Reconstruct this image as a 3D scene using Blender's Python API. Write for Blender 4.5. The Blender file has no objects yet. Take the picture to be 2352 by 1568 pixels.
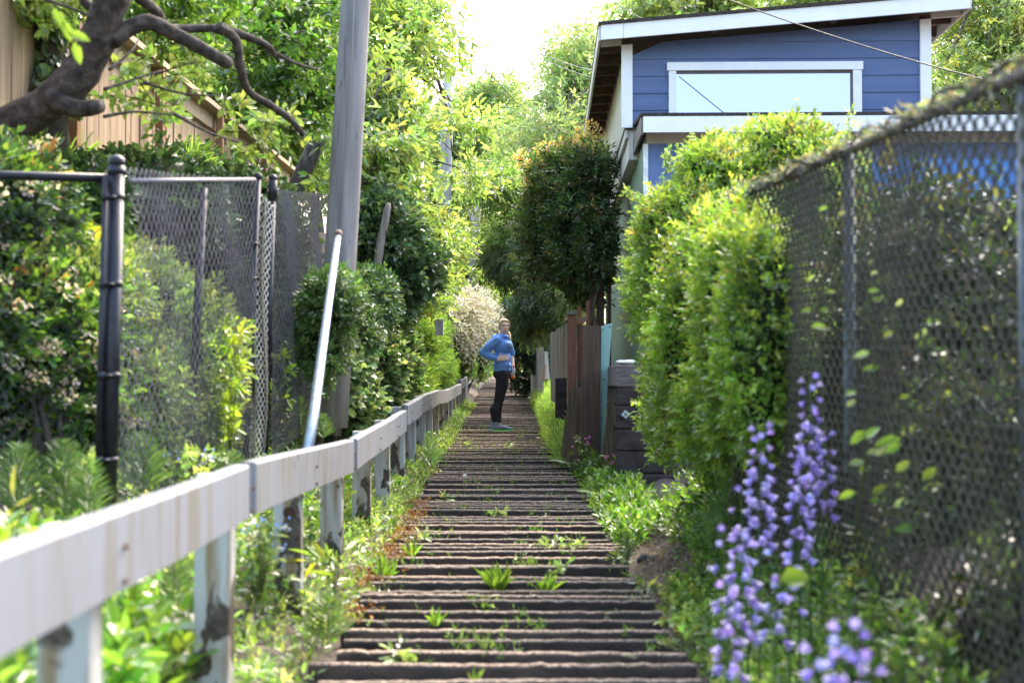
import bpy, bmesh, math, random
import numpy as np
from mathutils import Vector, Matrix

rng = np.random.default_rng(11)
random.seed(5)
SC = bpy.context.scene
COL = SC.collection
F, CX, CY = 3267.0, 1176.0, 784.0            # lens in units of a 2352-wide frame
PITCH = math.atan((870 - CY) / F)


def P(x, y, D):
    """world point at distance D ahead of the camera for a measured direction"""
    a = (x - CX) / F
    b = (CY - y) / F
    fy = math.cos(PITCH) - b * math.sin(PITCH)
    fz = math.sin(PITCH) + b * math.cos(PITCH)
    t = D / fy
    return Vector((a * t, D, fz * t))


def sstep(x, a, b):
    t = np.clip((np.asarray(x, float) - a) / (b - a), 0, 1)
    return t * t * (3 - 2 * t)


# ------------------------------------------------------------------ terrain
def zs(D):
    D = np.asarray(D, float)
    return -1.30 + .0214 * D + .028 * np.sin((D - 4) * .62) * sstep(D, 6, 9) * (1 - sstep(D, 40, 50))


def XL(D):
    return -.80 - .0045 * (np.asarray(D, float) - 5.75)


def XR(D):
    return .746 - .0105 * (np.minimum(np.asarray(D, float), 40) - 5.75)


def ground(X, D):
    X = np.asarray(X, float)
    D = np.asarray(D, float)
    Dc = np.clip(D, -6, 62)
    z0 = zs(Dc)
    z = z0 - .085
    tl = np.maximum(0, XL(Dc) - .06 - X)
    tb = .98 - .55 * sstep(Dc, 11, 15)
    z = z + .06 * sstep(tl, 0, .12) + .40 * np.minimum(tl, .95)
    bank = sstep(Dc, 5.8, 9.5)
    z = z + bank * np.minimum(np.maximum(0, tl - tb) * 1.6, 2.9)
    tr = np.maximum(0, X - XR(Dc) - .04)
    rb = .60 - .50 * sstep(Dc, 7.0, 12.4) - .30 * (1 - sstep(Dc, 3.6, 5.4))
    z = z + .05 * sstep(tr, 0, .1) + rb * sstep(tr, .16, .74) + .05 * np.minimum(tr, 3)
    n = .02 * np.sin(X * 7.1 + D * 3.3) + .018 * np.sin(X * 13.7 - D * 9.1) + .012 * np.sin(D * 17 + X * 5)
    z = z + n * np.clip(np.maximum(tl, tr) * 6, 0, 1)
    return z


def G(X, D, dz=0.0):
    return Vector((X, D, float(ground(X, D)) + dz))


# ------------------------------------------------------------------ objects
def tag(o, label=None, cat=None, group=None, kind=None):
    if label: o['label'] = label
    if cat: o['category'] = cat
    if group: o['group'] = group
    if kind: o['kind'] = kind
    return o


def empty(name, loc, label, cat, group=None):
    o = bpy.data.objects.new(name, None)
    o.empty_display_size = .1
    COL.objects.link(o)
    o.location = loc
    o['loc0'] = 0
    del o['loc0']
    tag(o, label, cat, group)
    return o


def link(name, me, parent=None):
    o = bpy.data.objects.new(name, me)
    COL.objects.link(o)
    if parent is not None:
        o.parent = parent
        w = Vector((0, 0, 0))
        p = parent
        while p is not None:
            w += p.location
            p = p.parent
        me.transform(Matrix.Translation(-w))
    return o


class MB:
    def __init__(s):
        s.v = []; s.f = []; s.m = []; s.c = None

    def add(s, vs, fs, mi=0):
        b = len(s.v)
        s.v.extend([tuple(v) for v in vs])
        for f in fs:
            s.f.append(tuple(i + b for i in f)); s.m.append(mi)
        return s

    def hexa(s, p, mi=0):
        """8 corners: bottom 4 ccw, top 4 ccw"""
        return s.add(p, [(3, 2, 1, 0), (4, 5, 6, 7), (0, 1, 5, 4), (1, 2, 6, 5), (2, 3, 7, 6), (3, 0, 4, 7)], mi)

    def box(s, c, d, M=None, mi=0):
        c = Vector(c); q = []
        for z in (-.5, .5):
            for x, y in ((-.5, -.5), (.5, -.5), (.5, .5), (-.5, .5)):
                v = Vector((x * d[0], y * d[1], z * d[2]))
                if M is not None: v = M @ v
                q.append(c + v)
        return s.hexa(q, mi)

    def tube(s, pts, rad, n=8, cap=True, mi=0, wob=0.0):
        pts = [Vector(p) for p in pts]
        if not hasattr(rad, '__len__'): rad = [rad] * len(pts)
        ref = Vector((.31, .17, .93))
        vs = []
        u = None
        for i, p in enumerate(pts):
            t = (pts[min(i + 1, len(pts) - 1)] - pts[max(i - 1, 0)])
            if t.length < 1e-9: t = Vector((0, 0, 1))
            t.normalize()
            if u is None:
                u = t.cross(ref)
                if u.length < .1: u = t.cross(Vector((1, 0, 0)))
            else:
                u = u - t * u.dot(t)
            u.normalize()
            w = t.cross(u)
            for k in range(n):
                a = 2 * math.pi * k / n
                r = rad[i] * (1 + (random.uniform(-wob, wob) if wob else 0))
                vs.append(p + (u * math.cos(a) + w * math.sin(a)) * r)
        fs = []
        for i in range(len(pts) - 1):
            for k in range(n):
                a = i * n + k; b = i * n + (k + 1) % n
                fs.append((a, b, b + n, a + n))
        if cap:
            fs.append(tuple(range(n - 1, -1, -1)))
            fs.append(tuple(range((len(pts) - 1) * n, len(pts) * n)))
        return s.add(vs, fs, mi)

    def ball(s, c, r, nu=12, nv=8, M=None, mi=0):
        c = Vector(c)
        if not hasattr(r, '__len__'): r = (r, r, r)
        vs = []
        for j in range(nv + 1):
            th = math.pi * j / nv
            for i in range(nu):
                ph = 2 * math.pi * i / nu
                v = Vector((r[0] * math.sin(th) * math.cos(ph), r[1] * math.sin(th) * math.sin(ph), r[2] * math.cos(th)))
                if M is not None: v = M @ v
                vs.append(c + v)
        fs = []
        for j in range(nv):
            for i in range(nu):
                a = j * nu + i; b = j * nu + (i + 1) % nu
                fs.append((a + nu, b + nu, b, a))
        return s.add(vs, fs, mi)

    def build(s, name, mats, parent=None, smooth=False, bevel=0):
        me = bpy.data.meshes.new(name)
        me.from_pydata(s.v, [], s.f)
        for m in (mats if isinstance(mats, (list, tuple)) else [mats]): me.materials.append(m)
        if max(s.m, default=0): me.polygons.foreach_set('material_index', s.m)
        if smooth: me.polygons.foreach_set('use_smooth', [True] * len(me.polygons))
        me.update()
        o = link(name, me, parent)
        if bevel:
            b = o.modifiers.new('bevel', 'BEVEL'); b.width = bevel; b.segments = 2; b.limit_method = 'ANGLE'
        return o


def np_mesh(name, V, Q, C=None, mat=None, parent=None, smooth=False, tris=None):
    """quads Q (m,4) plus optional tris (k,3); colour C (n,3) kept in attribute leafcol"""
    me = bpy.data.meshes.new(name)
    V = np.asarray(V, np.float32)
    me.vertices.add(len(V)); me.vertices.foreach_set('co', V.ravel())
    Q = np.asarray(Q, np.int32).reshape(-1, 4)
    T = np.zeros((0, 3), np.int32) if tris is None else np.asarray(tris, np.int32).reshape(-1, 3)
    idx = np.concatenate([Q.ravel(), T.ravel()])
    me.loops.add(len(idx)); me.loops.foreach_set('vertex_index', idx)
    st = np.concatenate([np.arange(len(Q)) * 4, len(Q) * 4 + np.arange(len(T)) * 3]).astype(np.int32)
    me.polygons.add(len(st)); me.polygons.foreach_set('loop_start', st)
    if smooth: me.polygons.foreach_set('use_smooth', np.ones(len(st), bool))
    if C is not None:
        a = me.attributes.new('leafcol', 'FLOAT_COLOR', 'POINT')
        c4 = np.ones((len(V), 4), np.float32); c4[:, :3] = C
        a.data.foreach_set('color', c4.ravel())
    me.update(calc_edges=True); me.validate()
    if mat is not None:
        for m in (mat if isinstance(mat, (list, tuple)) else [mat]): me.materials.append(m)
    return link(name, me, parent)


# ------------------------------------------------------------------ materials
def newmat(name):
    m = bpy.data.materials.new(name); m.use_nodes = True
    nt = m.node_tree
    for n in list(nt.nodes): nt.nodes.remove(n)
    out = nt.nodes.new('ShaderNodeOutputMaterial')
    return m, nt, out


def N(nt, t, **kw):
    n = nt.nodes.new(t)
    for k, v in kw.items():
        if k.startswith('i_'):
            n.inputs[k[2:].replace('_', ' ')].default_value = v
        else: setattr(n, k, v)
    return n


def ramp(nt, stops):
    r = nt.nodes.new('ShaderNodeValToRGB')
    el = r.color_ramp.elements
    while len(el) < len(stops): el.new(.5)
    for e, (p, c) in zip(el, stops):
        e.position = p; e.color = (c[0], c[1], c[2], 1) if hasattr(c, '__len__') else (c, c, c, 1)
    return r


def mat(name, col, col2=None, scale=8, rough=.7, bump=0.0, bscale=60, metal=0.0, stretch=(1, 1, 1), detail=6, spec=.4, lo=.35, hi=.65, col3=None):
    """two or three tone weathered surface with optional bump, object space"""
    m, nt, out = newmat(name)
    b = N(nt, 'ShaderNodeBsdfPrincipled'); L = nt.links.new
    b.inputs['Roughness'].default_value = rough; b.inputs['Metallic'].default_value = metal
    b.inputs['Specular IOR Level'].default_value = spec
    tc = N(nt, 'ShaderNodeTexCoord'); mp = N(nt, 'ShaderNodeMapping'); mp.inputs['Scale'].default_value = stretch
    L(tc.outputs['Object'], mp.inputs[0])
    if col2 is not None:
        n = N(nt, 'ShaderNodeTexNoise'); n.inputs['Scale'].default_value = scale; n.inputs['Detail'].default_value = detail
        L(mp.outputs[0], n.inputs['Vector'])
        st = [(lo, col), (hi, col2)] + ([(min(1, hi + .12), col3)] if col3 else [])
        r = ramp(nt, st); L(n.outputs[0], r.inputs[0]); L(r.outputs[0], b.inputs['Base Color'])
    else:
        b.inputs['Base Color'].default_value = (*col, 1)
    if bump:
        n2 = N(nt, 'ShaderNodeTexNoise'); n2.inputs['Scale'].default_value = bscale; n2.inputs['Detail'].default_value = 8
        L(mp.outputs[0], n2.inputs['Vector'])
        bp = N(nt, 'ShaderNodeBump'); bp.inputs['Strength'].default_value = bump; bp.inputs['Distance'].default_value = .02
        L(n2.outputs[0], bp.inputs['Height']); L(bp.outputs[0], b.inputs['Normal'])
    L(b.outputs[0], out.inputs[0])
    return m


def leaf_mat(name, trans=.42, gloss=.10, rough=.38, tgain=(1.2, 1.3, .72)):
    m, nt, out = newmat(name); L = nt.links.new
    at = N(nt, 'ShaderNodeAttribute', attribute_name='leafcol')
    d = N(nt, 'ShaderNodeBsdfDiffuse'); t = N(nt, 'ShaderNodeBsdfTranslucent'); g = N(nt, 'ShaderNodeBsdfGlossy')
    g.inputs['Roughness'].default_value = rough
    mx = N(nt, 'ShaderNodeMix', data_type='RGBA', blend_type='MULTIPLY'); mx.inputs[0].default_value = 1
    L(at.outputs['Color'], mx.inputs[6]); mx.inputs[7].default_value = (*tgain, 1)
    L(at.outputs['Color'], d.inputs[0]); L(mx.outputs[2], t.inputs[0])
    m1 = N(nt, 'ShaderNodeMixShader'); m1.inputs[0].default_value = trans
    L(d.outputs[0], m1.inputs[1]); L(t.outputs[0], m1.inputs[2])
    fr = N(nt, 'ShaderNodeFresnel'); fr.inputs[0].default_value = 1.35
    ma = N(nt, 'ShaderNodeMath', operation='MULTIPLY_ADD'); ma.inputs[1].default_value = .2; ma.inputs[2].default_value = gloss * .15
    L(fr.outputs[0], ma.inputs[0])
    m2 = N(nt, 'ShaderNodeMixShader'); L(ma.outputs[0], m2.inputs[0]); L(m1.outputs[0], m2.inputs[1]); L(g.outputs[0], m2.inputs[2])
    L(m2.outputs[0], out.inputs[0])
    return m


LEAF = leaf_mat('leaf_surface', .55, .03, .5)
GLOSSLEAF = leaf_mat('glossy_leaf_surface', .3, .10, .4)
PETAL = leaf_mat('petal_surface', .45, .05, .6, (1.1, 1.05, 1.1))
BARK = mat('bark', (.035, .028, .022), (.12, .10, .085), 14, .9, .8, 45, stretch=(1, 1, .35))
CHERRYBARK = mat('cherry_bark', (.020, .016, .013), (.085, .068, .058), 16, .9, 1.0, 22, stretch=(1, 1, 1), col3=(.17, .15, .13))
DEADWOOD = mat('grey_dead_wood', (.12, .10, .085), (.30, .27, .24), 9, .9, .5, 40, stretch=(3, 3, .3))

# ------------------------------------------------------------------ foliage
def nrm(a):
    return a / np.maximum(np.linalg.norm(a, axis=1, keepdims=True), 1e-9)


def rdir(n):
    return nrm(rng.normal(size=(n, 3)))


def wav(p, s, k=0.0):
    """cheap smooth 3D noise, about -1..1"""
    x, y, z = (p * s).T
    return (np.sin(x * 1.7 + y * 1.1 + k) * np.cos(y * 1.3 - z * 1.9 + 2 * k) + np.sin(z * 1.5 + x * 2.3 + 1.3 * k) * np.cos(x * .9 + y * 2.1 + .5)) * .6


def leafgeo(B, T, Nn, L, W, droop=.12, fold=.18):
    """folded six-point leaves -> V (n*6,3), Q (n*2,4)"""
    n = len(B)
    S = nrm(np.cross(T, Nn)); Nn = nrm(np.cross(S, T))
    L = np.broadcast_to(np.asarray(L, float), (n,))[:, None]; W = L * np.broadcast_to(np.asarray(W, float), (n,))[:, None]
    V = np.empty((n, 6, 3))
    V[:, 0] = B
    V[:, 1] = B + T * L * .32 + S * W * .5 + Nn * W * fold
    V[:, 2] = B + T * L * .70 + S * W * .40 + Nn * W * fold * .8 - Nn * L * droop * .4
    V[:, 3] = B + T * L - Nn * L * droop
    V[:, 4] = B + T * L * .70 - S * W * .40 + Nn * W * fold * .8 - Nn * L * droop * .4
    V[:, 5] = B + T * L * .32 - S * W * .5 + Nn * W * fold
    b = np.arange(n)[:, None] * 6
    Q = np.concatenate([b + np.array([[0, 3, 2, 1]]), b + np.array([[0, 5, 4, 3]])])
    return V.reshape(-1, 3), Q


LEAFGAIN = 1.35


def pal(n, cols, jit=.22):
    """cols: list of (weight, (r,g,b))"""
    w = np.array([c[0] for c in cols], float); w /= w.sum()
    k = rng.choice(len(cols), n, p=w)
    C = np.array([c[1] for c in cols])[k]
    C = C * (1 + jit * rng.normal(size=(n, 1))).clip(.4, 1.8)
    C = C * (1 + .08 * rng.normal(size=(n, 3))) * LEAFGAIN
    return np.clip(C, .002, .95)


class Fol:
    """collects leaves, stems and dark cores of ONE plant part"""
    def __init__(s):
        s.V = []; s.Q = []; s.C = []; s.n = 0

    def raw(s, V, Q, C):
        V = np.asarray(V, float)
        C = np.asarray(C, float)
        if C.ndim == 1: C = np.broadcast_to(C, (len(V), 3))
        s.V.append(V); s.Q.append(np.asarray(Q) + s.n); s.C.append(C); s.n += len(V)

    def leaves(s, B, T, Nn, L, W, C, **k):
        V, Q = leafgeo(B, T, Nn, L, W, **k)
        s.raw(V, Q, np.repeat(C, 6, axis=0))

    def sprays(s, B, T, size, L, W, C, k=5, up=.5, spread=.9, droop=.12):
        """k leaves along a twig from each base point"""
        n = len(B)
        L = np.broadcast_to(np.asarray(L, float), (n,))
        for j in range(k):
            f = (j + .6) / k
            R = rdir(n)
            side = nrm(np.cross(T, R))
            d = nrm(T * (1.15 - spread * .6 * (1 - f * .5)) + side * spread)
            if j == k - 1: d = nrm(T + R * .25)
            nn = nrm(R * .7 + np.array([0, 0, up + .15]) + T * .2)
            LL = L * rng.uniform(.5, 1.3, n)
            s.leaves(B + T * (size * f), d, nn, LL, W, C * rng.uniform(.85, 1.15, (n, 1)), droop=droop)

    def core(s, c, r, col=(.028, .040, .018), amp=.18, nu=22, nv=14):  # solid dark blob, its colour stands for the shade inside the foliage
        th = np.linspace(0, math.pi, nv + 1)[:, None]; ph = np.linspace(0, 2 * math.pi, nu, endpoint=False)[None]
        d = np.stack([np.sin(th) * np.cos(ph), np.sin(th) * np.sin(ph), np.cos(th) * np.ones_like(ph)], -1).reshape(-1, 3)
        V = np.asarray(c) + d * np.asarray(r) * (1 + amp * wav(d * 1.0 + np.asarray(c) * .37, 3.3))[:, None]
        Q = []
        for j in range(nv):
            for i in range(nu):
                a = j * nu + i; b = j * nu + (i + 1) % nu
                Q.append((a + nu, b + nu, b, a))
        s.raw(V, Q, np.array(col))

    def stems(s, lines, rad, col, n=5):
        mb = MB()
        for i, p in enumerate(lines):
            r = rad[i] if hasattr(rad, '__len__') else rad
            mb.tube(p, [r * (1 - .6 * j / max(1, len(p) - 1)) for j in range(len(p))], n, cap=False)
        if mb.v: s.raw(np.array(mb.v), np.array(mb.f), np.array(col))

    def build(s, name, mat_=None, parent=None):
        return np_mesh(name, np.concatenate(s.V), np.concatenate(s.Q), np.concatenate(s.C), mat_ or LEAF, parent)


def blob_px(cx, cy, rx, ry, D, rd=None):
    c = P(cx, cy, D); k = D / F
    return (np.array(c), np.array([rx * k, (rd if rd else rx * k), ry * k]))


def blob_pts(blobs, n, shell=.35, amp=.2, freq=3.0, face=True):
    """points in the noisy outer shell of a union of ellipsoids + outward dirs"""
    A = np.array([b[1][0] * b[1][2] + b[1][1] * b[1][2] for b in blobs]); A /= A.sum()
    PP, DD = [], []
    for i, (c, r) in enumerate(blobs):
        m = max(8, int(n * A[i] * 1.5))
        d = rdir(m)
        if face:                                    # most leaves where light and view reach
            keep = rng.random(m) < np.where(d[:, 1] < .35, 1, .35)
            d = d[keep]; m = len(d)
        rr = 1 - np.abs(rng.normal(0, shell, m)).clip(0, .8)
        rr = rr * (1 + amp * wav(d + c * .6, freq, i * 1.7)) * (1 + .5 * amp * wav(d + c, freq * 2.7, i))
        PP.append(c + d * r * rr[:, None]); DD.append(nrm(d / r))
    return np.concatenate(PP), np.concatenate(DD)


def shade_noise(p, s, a=.35):
    return (1 + a * wav(p, s) + a * .5 * wav(p, s * 2.9, 3))[:, None].clip(.35, 1.7)


def bush(name, label, cat, blobs, n, L, W, cols, base=None, k=5, size=None, up=.5, shell=.3, amp=.2, core=.74, group=None,
         mat_=None, stems=True, extra=None, corecol=(.028, .040, .018), tipcols=None, tip_up=.35, jit=.22, cn=.35, spread=.9, part='foliage'):
    if base is None:
        lo = min(blobs, key=lambda b: b[0][2] - b[1][2])
        base = G(lo[0][0], lo[0][1])
    t = empty(name, base, label, cat, group)
    f = Fol()
    pts, d = blob_pts(blobs, n, shell, amp)
    m = len(pts)
    T = nrm(d + rdir(m) * .75 + np.array([0, 0, up * .6]))
    C = pal(m, cols, jit) * shade_noise(pts, 2.2 / np.mean([b[1].mean() for b in blobs]) ** .5, cn)
    if tipcols:                                       # young leaves on the upper, outer side
        hh = (d[:, 2] * .6 + rng.normal(0, .3, m)) > tip_up
        C[hh] = pal(int(hh.sum()), tipcols, jit)
    f.sprays(pts, T, size or L * 1.6, L, W, C, k=k, up=up, spread=spread)
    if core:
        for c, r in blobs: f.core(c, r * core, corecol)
    if extra: extra(f, blobs)
    f.build(part, mat_, t)
    if stems:
        mb = MB()
        for c, r in blobs[:3]:
            for q in range(3):
                e = Vector(c) + Vector(rdir(1)[0] * r * .5)
                b0 = Vector(base) + Vector((random.uniform(-.06, .06), random.uniform(-.06, .06), -.05))
                mid = b0.lerp(e, .5) + Vector((0, 0, .1 * r[2]))
                mb.tube([b0, mid, e], [.022, .016, .008], 6)
        mb.build('stem', BARK, t, True)
    return t


def limb(a, b, r0, r1, n=6, bend=.12, mb=None, sides=8):
    a = Vector(a); b = Vector(b); L = (b - a).length
    o1 = Vector((random.uniform(-1, 1), random.uniform(-1, 1), random.uniform(-.2, 1))) * L * bend
    pts = []
    for i in range(n + 1):
        t = i / n
        p = a.lerp(b, t) + o1 * math.sin(math.pi * t)
        p += Vector((random.uniform(-1, 1), random.uniform(-1, 1), random.uniform(-1, 1))) * L * .018 * (0 if i in (0, n) else 1)
        pts.append(p)
    mb.tube(pts, [r0 + (r1 - r0) * i / n for i in range(n + 1)], sides, wob=.06)
    return pts


def tree(name, label, base, top, r0, regions, ncl, rc, nl, L, W, cols, k=6, flat=.55, up=.6, group=None, droop=.2, bark=None,
         limbs=True, cat='tree', size=None, cn=.3, trunk_to=.75, lean=(0, 0), mat_=None, spread=.9, twigr=.008, hang=0.0):
    """trunk and limbs run to ncl leaf clusters spread through the given ellipsoid regions, gaps left between them"""
    t = empty(name, base, label, cat, group)
    base = Vector(base); top = Vector(top)
    mb = MB()
    tp = limb(base - Vector((0, 0, .15)), top, r0, r0 * .3, 9, .04, mb, 10)
    vol = np.array([b[1].prod() ** (2 / 3) for b in regions]); vol /= vol.sum()
    cen = []
    for i, (c, r) in enumerate(regions):
        m = max(1, int(round(ncl * vol[i])))
        d = rdir(m) * (rng.random((m, 1)) ** .42)
        cen.append(c + d * r)
    cen = np.concatenate(cen)
    f = Fol()
    per = max(3, int(nl / len(cen)))
    allB, allT = [], []
    for c in cen:
        if limbs:
            i = min(len(tp) - 1, max(2, int(len(tp) * random.uniform(.35, trunk_to + .25))))
            tw = limb(tp[i], c, max(r0 * .22, twigr * 1.5), twigr * .5, 5, .10, mb, 5)
        sc = rc * random.uniform(.6, 1.35)
        q = rdir(per) * (rng.random((per, 1)) ** .4) * np.array([sc, sc, sc * flat])
        # leaves ride on short twigs that fan out from the cluster
        allB.append(c + q)
        allT.append(nrm(q / sc + rdir(per) * .6 + np.array([0, 0, -.1 - hang])))
    B = np.concatenate(allB); T = np.concatenate(allT)
    C = pal(len(B), cols) * shade_noise(B, .9, cn)
    f.sprays(B, T, size or L * 2.2, L, W, C, k=k, up=up, spread=spread, droop=droop)
    mb.build('trunk', bark or BARK, t, True)
    f.build('crown', mat_, t)
    return t
# ------------------------------------------------------------------ world, sun, camera
SUN_AZ, SUN_EL = math.radians(27), math.radians(48)
w = bpy.data.worlds.new("World"); SC.world = w; w.use_nodes = True
nt = w.node_tree
bg = nt.nodes['Background']
sky = nt.nodes.new('ShaderNodeTexSky'); sky.sky_type = 'NISHITA'; sky.sun_disc = False
sky.sun_elevation = SUN_EL; sky.sun_rotation = SUN_AZ
sky.air_density = 1.3; sky.dust_density = 6.0; sky.ozone_density = 1.0; sky.altitude = 50
nt.links.new(sky.outputs[0], bg.inputs[0]); bg.inputs[1].default_value = .88
sl = bpy.data.lights.new('sun', 'SUN'); sl.energy = 2.5; sl.angle = math.radians(.55); sl.color = (1, .96, .90)
so = bpy.data.objects.new('sun', sl); COL.objects.link(so)
sd = Vector((math.sin(SUN_AZ) * math.cos(SUN_EL), math.cos(SUN_AZ) * math.cos(SUN_EL), math.sin(SUN_EL)))
so.rotation_euler = (-sd).to_track_quat('-Z', 'Y').to_euler(); so.location = sd * 60
cam = bpy.data.cameras.new('camera'); co = bpy.data.objects.new('camera', cam); COL.objects.link(co)
cam.lens = 50; cam.sensor_width = 36; cam.clip_start = .05; cam.clip_end = 3000
co.rotation_euler = (math.pi / 2 + PITCH, 0, 0)
cam.dof.use_dof = True; cam.dof.focus_distance = 20.5; cam.dof.aperture_fstop = 2.4
SC.camera = co
SC.view_settings.view_transform = 'Standard'; SC.view_settings.look = 'None'; SC.view_settings.exposure = 0
SC.render.engine = 'CYCLES'
SC.cycles.use_denoising = True
SC.cycles.max_bounces = 7; SC.cycles.diffuse_bounces = 4; SC.cycles.transmission_bounces = 5; SC.cycles.glossy_bounces = 3
SC.cycles.sample_clamp_indirect = 6

# ------------------------------------------------------------------ ground
def ground_mat():
    m, nt, out = newmat('soil'); L = nt.links.new
    b = N(nt, 'ShaderNodeBsdfPrincipled'); b.inputs['Roughness'].default_value = .95
    tc = N(nt, 'ShaderNodeTexCoord')
    n1 = N(nt, 'ShaderNodeTexNoise'); n1.inputs['Scale'].default_value = 1.6; n1.inputs['Detail'].default_value = 8
    n2 = N(nt, 'ShaderNodeTexNoise'); n2.inputs['Scale'].default_value = 38; n2.inputs['Detail'].default_value = 8
    vo = N(nt, 'ShaderNodeTexVoronoi'); vo.inputs['Scale'].default_value = 70
    for n in (n1, n2, vo): L(tc.outputs['Object'], n.inputs['Vector'])
    r1 = ramp(nt, [(.38, (.10, .076, .06)), (.56, (.155, .122, .098)), (.7, (.085, .08, .045))]); L(n1.outputs[0], r1.inputs[0])
    r2 = ramp(nt, [(.3, .45), (.7, 1.5)]); L(n2.outputs[0], r2.inputs[0])
    mx = N(nt, 'ShaderNodeMix', data_type='RGBA', blend_type='MULTIPLY'); mx.inputs[0].default_value = 1
    L(r1.outputs[0], mx.inputs[6]); L(r2.outputs[0], mx.inputs[7]); L(mx.outputs[2], b.inputs['Base Color'])
    ad = N(nt, 'ShaderNodeMath', operation='ADD'); L(n2.outputs[0], ad.inputs[0]); L(vo.outputs[0], ad.inputs[1])
    bp = N(nt, 'ShaderNodeBump'); bp.inputs['Strength'].default_value = .9; bp.inputs['Distance'].default_value = .03
    L(ad.outputs[0], bp.inputs['Height']); L(bp.outputs[0], b.inputs['Normal']); L(b.outputs[0], out.inputs[0])
    return m


gx = np.concatenate([-np.geomspace(4.2, 900, 22)[::-1], np.arange(-4.1, 3.6, .09), np.geomspace(3.7, 900, 22)])
gy = np.concatenate([-np.geomspace(4, 300, 10)[::-1], np.arange(-3.8, 26, .16), np.arange(26, 64, .6), np.geomspace(66, 1500, 16)])
XX, YY = np.meshgrid(gx, gy)
ZZ = ground(XX, YY)
nx, ny = len(gx), len(gy)
ii = (np.arange(ny - 1)[:, None] * nx + np.arange(nx - 1)[None]).ravel()
gr = np_mesh('ground', np.stack([XX.ravel(), YY.ravel(), ZZ.ravel()], 1), np.stack([ii, ii + 1, ii + nx + 1, ii + nx], 1), None, ground_mat(), None, True)
tag(gr, kind='structure')

# ------------------------------------------------------------------ stairway of timber treads
def tie_mat():
    m, nt, out = newmat('weathered_sunlit_top_timber'); L = nt.links.new
    b = N(nt, 'ShaderNodeBsdfPrincipled'); b.inputs['Roughness'].default_value = .85
    tc = N(nt, 'ShaderNodeTexCoord'); geo = N(nt, 'ShaderNodeNewGeometry')
    mp = N(nt, 'ShaderNodeMapping'); mp.inputs['Scale'].default_value = (2.2, 12, 5); L(tc.outputs['Object'], mp.inputs[0])
    n1 = N(nt, 'ShaderNodeTexNoise'); n1.inputs['Scale'].default_value = 2.2; n1.inputs['Detail'].default_value = 9; L(mp.outputs[0], n1.inputs['Vector'])
    n2 = N(nt, 'ShaderNodeTexNoise'); n2.inputs['Scale'].default_value = 60; n2.inputs['Detail'].default_value = 6; L(tc.outputs['Object'], n2.inputs['Vector'])
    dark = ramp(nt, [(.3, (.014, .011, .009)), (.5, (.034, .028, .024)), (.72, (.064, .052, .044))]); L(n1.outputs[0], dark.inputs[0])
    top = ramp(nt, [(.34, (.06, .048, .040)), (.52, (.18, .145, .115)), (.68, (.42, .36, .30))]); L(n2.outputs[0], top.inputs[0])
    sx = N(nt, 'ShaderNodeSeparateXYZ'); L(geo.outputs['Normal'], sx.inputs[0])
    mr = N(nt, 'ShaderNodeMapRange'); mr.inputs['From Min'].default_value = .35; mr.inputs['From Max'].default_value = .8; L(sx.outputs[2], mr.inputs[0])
    mx = N(nt, 'ShaderNodeMix', data_type='RGBA'); L(mr.outputs[0], mx.inputs[0]); L(dark.outputs[0], mx.inputs[6]); L(top.outputs[0], mx.inputs[7])  # tops paler, fronts darker: sunlit lips and shaded risers put into the colour
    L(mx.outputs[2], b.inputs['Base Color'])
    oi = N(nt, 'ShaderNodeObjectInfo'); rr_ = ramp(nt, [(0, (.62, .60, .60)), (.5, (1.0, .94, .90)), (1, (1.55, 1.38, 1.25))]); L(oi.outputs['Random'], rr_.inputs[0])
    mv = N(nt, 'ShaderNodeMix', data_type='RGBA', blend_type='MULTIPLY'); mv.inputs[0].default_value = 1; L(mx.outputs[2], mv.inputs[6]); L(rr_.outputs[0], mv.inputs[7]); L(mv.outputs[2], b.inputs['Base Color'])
    bp = N(nt, 'ShaderNodeBump'); bp.inputs['Strength'].default_value = .8; bp.inputs['Distance'].default_value = .012
    L(n2.outputs[0], bp.inputs['Height']); L(bp.outputs[0], b.inputs['Normal']); L(b.outputs[0], out.inputs[0])
    return m


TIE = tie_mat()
stair = empty('stairway', (0, 4, float(zs(4)) - .3), 'long stairway of dark weathered timber treads climbing between gardens', 'stairway')
tag(stair, kind='structure')


def step_mesh(V, Q, D, dep, ztop):
    """one tread timber: rough front lip, slightly rounded, sunken back"""
    xl, xr = float(XL(D)) + random.uniform(-.05, .05), float(XR(D)) + random.uniform(-.05, .05)
    nxs = 46
    xs = np.linspace(xl, xr, nxs)
    k = random.uniform(0, 99)
    sag = random.uniform(-.010, .010) * (xs - xl) / (xr - xl) + .0025 * np.sin(xs * 2.3 + k)
    rough = .0012 * np.sin(xs * 31 + k) + .0048 * rng.normal(size=nxs)
    prof = [(0.0, -.40), (0.0, -.016), (.003, -.004), (.010, 0.0), (min(.042, dep * .18), .001), (min(.042, dep * .18) + .010, -.075), (dep * 1.35, -.085), (dep * 1.35, -.40)]
    b = sum(len(v) for v in V); m = len(prof)
    vv = np.empty((nxs, m, 3))
    for j, (py, pz) in enumerate(prof):
        e = rough * .45 if 1 <= j <= 5 else rough * .2
        vv[:, j, 0] = xs
        vv[:, j, 1] = D + py + (e * .8 + .003 * np.sin(xs * 1.7 + k * 2) if j > 0 else 0)
        vv[:, j, 2] = ztop + pz + (sag + e * (.6 if j in (3, 4) else 1) if 1 <= j <= 6 else sag)
    V.append(vv.reshape(-1, 3))
    i = np.arange(nxs - 1)[:, None] * m; j = np.arange(m - 1)[None]
    a = (i + j).ravel() + b
    Q.append(np.stack([a, a + m, a + m + 1, a + 1], 1))


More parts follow.
